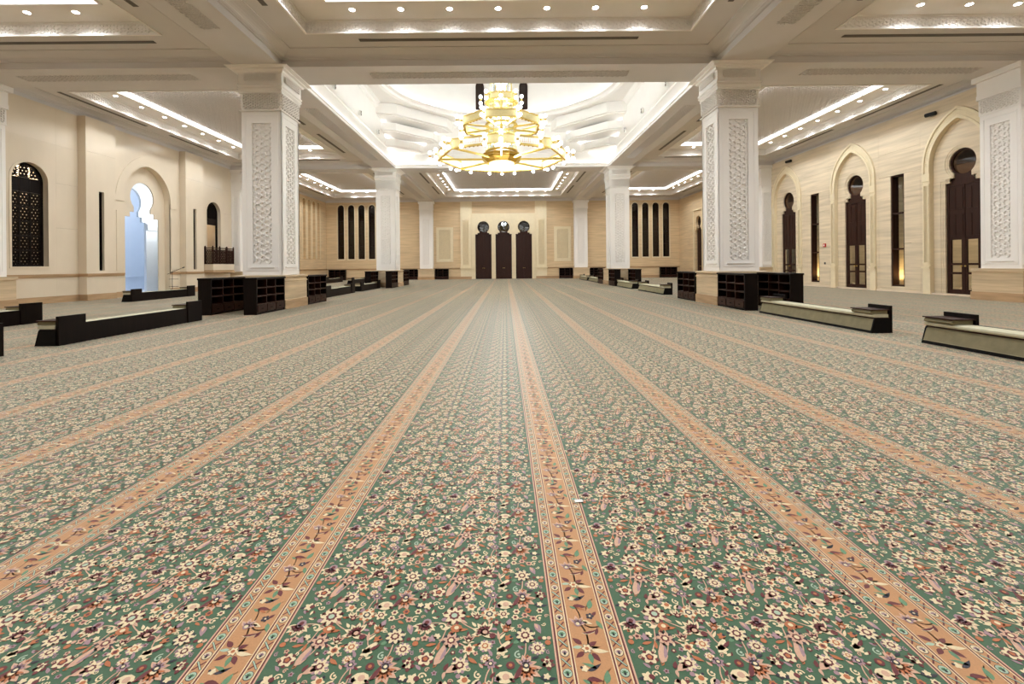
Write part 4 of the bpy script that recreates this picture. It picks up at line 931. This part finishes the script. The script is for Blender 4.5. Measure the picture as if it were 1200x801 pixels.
# ------------------------------------------------------------------ bookcases
SHL, SHD, SHH = 1.60, .36, 1.02
def make_shelf(L_=SHL, rows=3, cols=3):
    """open front faces local -Y, length along X, base at z=0"""
    e = empty('bookcase')
    MB().box((-L_/2,-SHD/2,0),(-L_/2+.045,SHD/2,SHH)).build('side_panel', 'wood', e); MB().box((L_/2-.045,-SHD/2,0),(L_/2,SHD/2,SHH)).build('side_panel', 'wood', e)
    MB().box((-L_/2-.02,-SHD/2-.025,SHH-.05),(L_/2+.02,SHD/2+.01,SHH)).build('top', 'wood', e)
    MB().box((-L_/2+.045,SHD/2-.02,0.05),(L_/2-.045,SHD/2,SHH-.05)).build('back_panel', 'black', e)
    MB().box((-L_/2+.045,-SHD/2+.01,0),(L_/2-.045,SHD/2-.02,.05)).build('kick_board', 'wood', e)
    zs = [.28, .51, .74]
    for z in zs: MB().box((-L_/2+.045,-SHD/2+.002,z-.018),(L_/2-.045,SHD/2-.02,z+.018)).build('shelf', 'wood2', e)
    iw = (L_-.09)/cols
    for c in range(1, cols):
        x = -L_/2+.045+c*iw; MB().box((x-.015,-SHD/2+.004,.05),(x+.015,SHD/2-.02,SHH-.05)).build('divider', 'wood2', e)
    for c in range(cols):
        x = -L_/2+.045+c*iw
        d = MB().box((x+.02,-SHD/2-.008,.065),(x+iw-.02,-SHD/2+.02,.255)).build('drawer', 'wood2', e)
        MB().box((x+iw/2-.05,-SHD/2-.012,.14),(x+iw/2+.05,-SHD/2-.004,.175)).build('pull', 'black', d)
    return e
sh0 = make_shelf(); used = [False]
def shelf(x, y, rz, label):
    o = sh0 if not used[0] else copy_tree(sh0); used[0] = True
    o.location = (x, y, 0); o.rotation_euler = (0,0,rz); tag(o, label, 'bookcase', 'dark wooden bookcases')
PLX = .62*U
for sx, side in ((-1, 'balcony side'), (1, 'door side')):
    rz = PI/2 if sx < 0 else -PI/2      # open face towards the nave
    for r, nm in ((ROWS[0], 'before the dome'), (ROWS[1], 'beyond the dome')):
        for fb, fn_ in ((-1, 'in front of'), (1, 'behind')):
            y = r+fb*(PLX+SHL/2+.04)
            for edge, en in ((-1, 'nave-side'), (1, 'aisle-side')):
                x = sx*(CX+edge*(PLX-SHD/2))
                shelf(x, y, rz, 'dark bookcase, %s, %s the %s column %s' % (en, fn_, side, nm))
# bookcases along the back wall
for x, lb in ((-5.1*U, 'low dark bookcase below the carved panel on balcony side of three wooden doors'), (5.1*U, 'low dark bookcase below the carved panel on glazed-door side of three wooden doors'),
              (-6.95*U, 'low dark bookcase against back wall next to pilaster on balcony side'), (6.95*U, 'low dark bookcase against back wall next to pilaster on glazed door side'),
              (-12.5*U, 'low dark bookcase under the arched windows on balcony side'), (12.35*U, 'low dark bookcase under the arched windows on glazed door side')):
    xs = x
    if abs(x) < 5.2*U: xs = math.copysign(4.78*U, x)
    shelf(xs, YB-SHD/2-.10, 0, lb)

# ------------------------------------------------------------------ floor benches (low padded back-rests)
BL = 3.65
def make_bench():
    """padded slope faces local -X, wooden back faces +X; length along Y, origin at centre of base"""
    e = empty('floor_bench')
    h2 = BL/2
    def ext(poly, y0, y1): return MB().add([(x,y0,z) for x,z in poly]+[(x,y1,z) for x,z in poly], [tuple(range(len(poly)))[::-1], tuple(range(len(poly),2*len(poly)))]+[(i,(i+1)%len(poly),(i+1)%len(poly)+len(poly),i+len(poly)) for i in range(len(poly))])
    ext([(-.19,.0),(.16,.0),(.16,.05),(-.185,.05)], -h2, h2).build('base', 'black', e)
    ext([(-.185,.05),(-.175,.06),(-.125,.235),(-.10,.262),(.16,.262),(.16,.05)], -h2+.012, h2-.012).build('padded_slope', 'uph', e)
    for sg in (-1, 1): ext([(-.19,.0),(.165,.0),(.165,.275),(-.115,.275),(-.13,.24)], sg*h2-.012, sg*h2+.012).build('end_board', 'black', e)
    ext([(-.115,.262),(.165,.262),(.165,.288),(-.115,.288)], -h2, h2).build('rail', 'wood2', e)
    ext([(-.14,.288),(-.15,.31),(-.14,.335),(-.11,.345),(.14,.345),(.14,.288)], -h2+.0, h2-.0).build('seat_cushion', 'uphtop', e)
    ext([(.16,.0),(.195,.0),(.195,.345),(.16,.345)], -h2, h2).build('back_board', 'wood', e)
    for sg in (-1, 1):
        y0, y1 = sorted((sg*h2, sg*(h2-.50)))
        ext([(-.16,.35),(-.175,.375),(-.16,.405),(-.13,.415),(.14,.415),(.14,.35)], y0+.02, y1-.02).build('arm_cushion', 'uph', e)
        ext([(-.18,.415),(.165,.415),(.165,.432),(-.18,.432)], y0, y1).build('arm_top', 'wood2', e)
        ext([(.165,.0),(.215,.0),(.215,.50),(.165,.50)], y0, y1).build('raised_end_panel', 'wood', e)
    return e
be0 = make_bench(); bused = [False]
def bench(x, y, label, rz=0):
    o = be0 if not bused[0] else copy_tree(be0); bused[0] = True
    o.location = (x, y, 0); o.rotation_euler = (0,0,rz); tag(o, label, 'bench', 'low padded floor benches')
bx = 5.15*U+.19+.13; bl = -(5.85*U)-.195+.13
bench(bx, 10.18, 'olive padded floor bench in front of the bookcases on glazed door side')
bench(bx, 5.50, 'olive padded floor bench one gap short of the bench by the bookcases, door side')
bench(bx, 21.15, 'olive padded floor bench just behind the door side column before the dome')
bench(bx, 26.0, 'olive padded floor bench just before the door side column beyond the dome')
bench(bx, 34.9, 'olive padded floor bench just behind the door side column beyond the dome')
bench(bx, 39.3, 'olive padded floor bench last before the back wall, in line with door side columns')
bench(bl, 9.55, 'dark-backed floor bench before the bookcases on the balcony side')
bench(bl, 5.05, 'dark-backed floor bench one gap short of the bench by the bookcases, balcony side')
bench(bl, 21.15, 'dark-backed floor bench just behind the balcony side column before the dome')
bench(bl, 25.8, 'dark-backed floor bench just before the balcony side column beyond the dome')
bench(-11.35*U, 19.7, 'dark-backed floor bench in front of the bright horseshoe niche')
bench(-8.85*U, 9.40, 'dark-backed floor bench in the aisle toward the pierced window screen')
bench(-11.0*U, 25.2, 'dark-backed floor bench under the wooden balcony')
bench(-11.0*U, 38.0, 'dark-backed floor bench near the four blind niches')
bench(-8.9*U, 36.0, 'dark-backed floor bench standing before the dark arched windows')

# ------------------------------------------------------------------ balcony under the second window
e = empty('wooden_balcony', (-WX, 21.2*U, .80*U), label='dark wooden lattice balcony on a stone base at the arched window', cat='balcony')
bw, bp = .80*U, .42*U
MB().box((0,-bw,.0),(bp,bw,.09)).box((0,-bw+.03,.09),(bp-.03,bw-.03,.14)).build('base_moulding', 'brown', e)
MB().box((0,-bw+.02,.14),(bp-.02,bw-.02,.38*U)).build('stone_base', 'marble', e)
z0, z1 = .38*U, 1.13*U
for x, y in ((.05,-bw+.04),(bp-.05,-bw+.04),(bp-.05,-bw/3),(bp-.05,bw/3),(bp-.05,bw-.04),(.05,bw-.04)):
    p = MB().box((x-.035,y-.035,z0),(x+.035,y+.035,z1+.03)).build('post', 'wood2', e); MB().sphere((x,y,z1+.06), .04, 8, 5).build('finial', 'wood2', p)
for a_, b_ in (((.05,-bw+.04),(bp-.05,-bw+.04)),((bp-.05,-bw+.04),(bp-.05,bw-.04)),((bp-.05,bw-.04),(.05,bw-.04))):
    for z in (z0+.03, z1-.14, z1-.03):
        MB().box((a_[0]-.025,a_[1]-.025,z-.025),(b_[0]+.025,b_[1]+.025,z+.025)).build('rail', 'wood2', e)
tag(lattice(MB(), -bw+.06, z0+.05, 2*bw-.12, z1-z0-.2, .07, .03, -.012, .012, lambda s, z, d: (bp-.05+d, s, z)).build('lattice_front', 'wood2', e), kind='stuff')
for sg in (-1, 1): tag(lattice(MB(), .08, z0+.05, bp-.16, z1-z0-.2, .07, .03, -.012, .012, lambda s, z, d, sg=sg: (s, sg*(bw-.04)+d, z)).build('lattice_side', 'wood2', e), kind='stuff')

# ------------------------------------------------------------------ microphone stand by the niche
e = empty('microphone_stand', (-12.45*U, 17.15*U, 0), label='thin black microphone stand with boom arm beside the bright niche', cat='microphone stand')
for k in range(3):
    a = k*2*PI/3; MB().tube((0,0,.18),(.32*math.cos(a),.32*math.sin(a),.01), .012, 6).build('leg', 'steel', e)
MB().tube((0,0,.1),(0,0,1.12), .013, 8).build('pole', 'steel', e); MB().sphere((0,0,1.12), .03).build('clutch', 'steel', e)
MB().tube((-.12,-.18,1.02),(.22,.38,1.32), .010, 6).build('boom', 'steel', e); m_ = MB().tube((.22,.38,1.32),(.27,.47,1.36), .022, 8, 0, .03).build('microphone', 'steel', e)
for z in (.42, .78): MB().box((-.16,-.02,z-.008),(.30,.02,z+.008)).build('cross_bar', 'steel', e)

tag(MB().prism([(-.022,-.016),(.024,-.012),(.020,.015),(-.024,.012)], .0045, .0065).build('paper_scrap', 'whitepl', None, (.523, 2.50, 0)), 'tiny white paper scrap lying on the border of a tan carpet stripe', 'paper')
# ------------------------------------------------------------------ small wall fittings
def fitting(name, s, z, label, cat, mk):
    o = empty(name, mapR(s, z, 0), label=label, cat=cat); mk(o)
fitting('fire_alarm', 18.75*U, 1.72*U, 'small red fire alarm box on stone beside a keyhole door', 'alarm', lambda o: (MB().box((-.05,-.09,-.09),(0,.09,.09)).build('box', 'red', o), MB().box((-.058,-.045,-.045),(-.05,.045,.045)).build('button', 'whitepl', o)))
fitting('wall_switch', 18.75*U, .98*U, 'tiny dark switch below the red fire alarm box', 'switch', lambda o: (MB().box((-.02,-.05,-.06),(0,.05,.06)).build('plate', 'vent', o), MB().box((-.03,-.02,-.03),(-.02,.02,.03)).build('rocker', 'steel', o)))
for s, lb in ((14.0*U, 'small black security camera high beside the arch half hidden by a pilaster'), (21.0*U, 'small black security camera above the glazed door by the bookcases')):
    fitting('security_camera', s, 5.68*U if s > 20*U else 5.52*U, lb, 'camera', lambda o: (MB().box((-.10,-.06,-.06),(0,.06,.06)).build('bracket', 'vent', o), MB().tube((-.08,-.22,.0),(-.16,.12,.0), .08, 12).build('housing', 'steel', o)))

# ------------------------------------------------------------------ chandelier
ch = empty('chandelier', (0, DCY, 0), label='huge tiered gold chandelier with glass lantern and white globe bulbs', cat='chandelier')
def octo(R, k, ph): return (R*math.sin(ph+k*PI/4), -R*math.cos(ph+k*PI/4))
globe = mesh_of(MB().sphere((0,0,0), .088, 12, 8), 'bulb', 'bulb', True)
collar = mesh_of(MB().lathe([(.001,-.04),(.05,-.04),(.065,0),(.05,.04),(.001,.04)], 10), 'lamp_collar', 'gold')
def station(x, y, z, up=True, down=True, gap=.15):
    c = link('lamp_collar', collar, ch, (x,y,z))
    if up: link('bulb', globe, c, (0,0,gap))
    if down: link('bulb', globe, c, (0,0,-gap))
def tier(R, z0, hgt, ph, plaques, thick=.10):
    for k in range(8):
        p, q = Vector(octo(R,k,ph)), Vector(octo(R,k+1,ph)); d = (q-p); Ln = d.length; d.normalize(); n = Vector((-d.y, d.x)); 
        if n.dot((p+q)/2) < 0: n = -n
        P = lambda s, t, z: (p.x+d.x*s+n.x*t, p.y+d.y*s+n.y*t, z)
        def bx_(s0_, s1_, t0, t1, a, b): return MB().add([P(s,t,z) for z in (a,b) for s,t in ((s0_,t0),(s1_,t0),(s1_,t1),(s0_,t1))], [(3,2,1,0),(4,5,6,7),(0,1,5,4),(1,2,6,5),(2,3,7,6),(3,0,4,7)])
        rp = bx_(.06, Ln-.06, -.05, 0, z0, z0+hgt).build('ring_panel', 'goldpaint', ch)
        for a, b in ((z0-.03,z0+.02),(z0+hgt-.02,z0+hgt+.03)): bx_(0, Ln, -.09, .03, a, b).build('ring_rail', 'gold', rp)
        if plaques:
            bx_(Ln*.26, Ln*.74, 0, .015, z0+hgt*.2, z0+hgt*.8).build('plaque', 'plaque', rp)
            sq_ = MB(); rr = random.Random(k)
            s = Ln*.30
            while s < Ln*.69:                  # gold interlaced script strokes on the plaque
                hh = rr.uniform(.25, .55)*hgt; w2 = rr.uniform(.03,.07)
                sq_.add(*[(lambda vs, fs: (vs, fs))([P(s+u,t,z) for z in (z0+hgt*.25, z0+hgt*.25+hh) for u,t in ((0,.016),(.014,.016),(.014,.022),(0,.022))], [(3,2,1,0),(4,5,6,7),(0,1,5,4),(1,2,6,5),(2,3,7,6),(3,0,4,7)])][0])
                sq_.add([P(s+u,t,z) for z in (z0+hgt*.30, z0+hgt*.30+.014) for u,t in ((0,.016),(w2,.016),(w2,.022),(0,.022))], [(3,2,1,0),(4,5,6,7),(0,1,5,4),(1,2,6,5),(2,3,7,6),(3,0,4,7)])
                s += w2+.02
            sq_.build('script', 'golddark', rp)
        nb = max(4, int(Ln/.19))               # studs along the lower edge
        for i in range(nb):
            s = Ln*(i+.5)/nb; link('edge_stud', stud, rp, P(s, -.03, z0-.045))
stud = mesh_of(MB().lathe([(.001,-.03),(.028,-.015),(.032,.015),(.001,.03)], 8), 'edge_stud', 'golddark')
R1, R2, R3 = 2.42*U, 1.52*U, .62*U
z1c, z2c, z3c = ZC(4.02), ZC(5.18), ZC(6.15)
tier(R1, z1c, .29*U, 0, True); tier(R2, z2c, .26*U, PI/8, False); tier(R3, z3c, .22*U, 0, False)
for k in range(8):
    x, y = octo(R1, k, 0)
    for f in (1.04, 1.12): station(x*f, y*f, z1c+.14*U, gap=.17)
    xm, ym = octo(R1*1.02, k, .22); station(xm, ym, z1c+.10*U, gap=.19)
    xm, ym = octo(R1*1.02, k, -.22); station(xm, ym, z1c+.10*U, gap=.19)
    x, y = octo(R2, k, PI/8)
    for f in (1.04, 1.14): station(x*f, y*f, z2c+.13*U, gap=.16)
    x, y = octo(R3, k, 0); station(x*1.25, y*1.25, z3c+.12*U, gap=.16)
    # spokes
    a = octo(.66*U, k, 0); b = octo(R1, k, 0); MB().tube((a[0],a[1],ZC(4.02)),(b[0],b[1],z1c+.02), .055, 8).build('spoke', 'gold', ch)
    a = octo(.5*U, k, PI/8); b = octo(R2, k, PI/8); MB().tube((a[0],a[1],z2c+.02),(b[0],b[1],z2c+.02), .045, 8).build('spoke', 'gold', ch)
    a = octo(.3*U, k, 0); b = octo(R3, k, 0); MB().tube((a[0],a[1],z3c+.02),(b[0],b[1],z3c+.02), .035, 8).build('spoke', 'gold', ch)
hub = MB().lathe([(.46*U,ZC(3.86)),(.56*U,ZC(3.86)),(.66*U,ZC(3.94)),(.78*U,ZC(4.02)),(.80*U,ZC(4.06)),(.74*U,ZC(4.10)),(.72*U,ZC(4.20)),(.4*U,ZC(4.3))], 8, ph=PI/8).build('hub_bowl', 'golddark', ch)
MB().lathe([(.46*U,ZC(3.87)),(.44*U,ZC(3.80)),(.36*U,ZC(3.72)),(.2*U,ZC(3.66)),(.001,ZC(3.64))], 20).build('glass_dome', 'bulb', hub, smooth=True)
MB().sphere((0,0,ZC(3.62)), .05, 8, 6).build('finial', 'gold', hub)
for (r, za, zb_) in ((.56*U, ZC(4.3), ZC(5.3)), (.52*U, ZC(5.5), ZC(6.15)), (.40*U, ZC(6.4), ZC(7.6))):
    lan = MB().lathe([(r,za),(r,zb_)], 12).build('lantern_glass', 'lglass', ch)
    for k in range(12):
        a = 2*PI*k/12; MB().tube((r*math.cos(a),r*math.sin(a),za),(r*math.cos(a),r*math.sin(a),zb_), .018, 6).build('lantern_bar', 'gold', lan)
    for z in (za, zb_): MB().lathe([(r-.05,z-.04),(r+.06,z-.04),(r+.08,z),(r+.06,z+.05),(r-.05,z+.05)], 24).build('lantern_ring', 'gold', lan)
MB().tube((0,0,ZC(3.9)),(0,0,ZC(12.0)), .06, 10).build('stem', 'gold', ch)
for z, r in ((ZC(4.75),.9*U),(ZC(5.75),.8*U),(ZC(6.9),.55*U)):
    for k in range(6): link('bulb', globe, ch, (.22*math.cos(k*PI/3), .22*math.sin(k*PI/3), z))
for z, k in ((ZC(3.42), 3.2), (ZC(4.75), 1), (ZC(5.75), 1), (ZC(6.9), 1)): point('chandelier_light', (0,0,z), P_CHAND*k, (.92,.98,1), .35, ch)
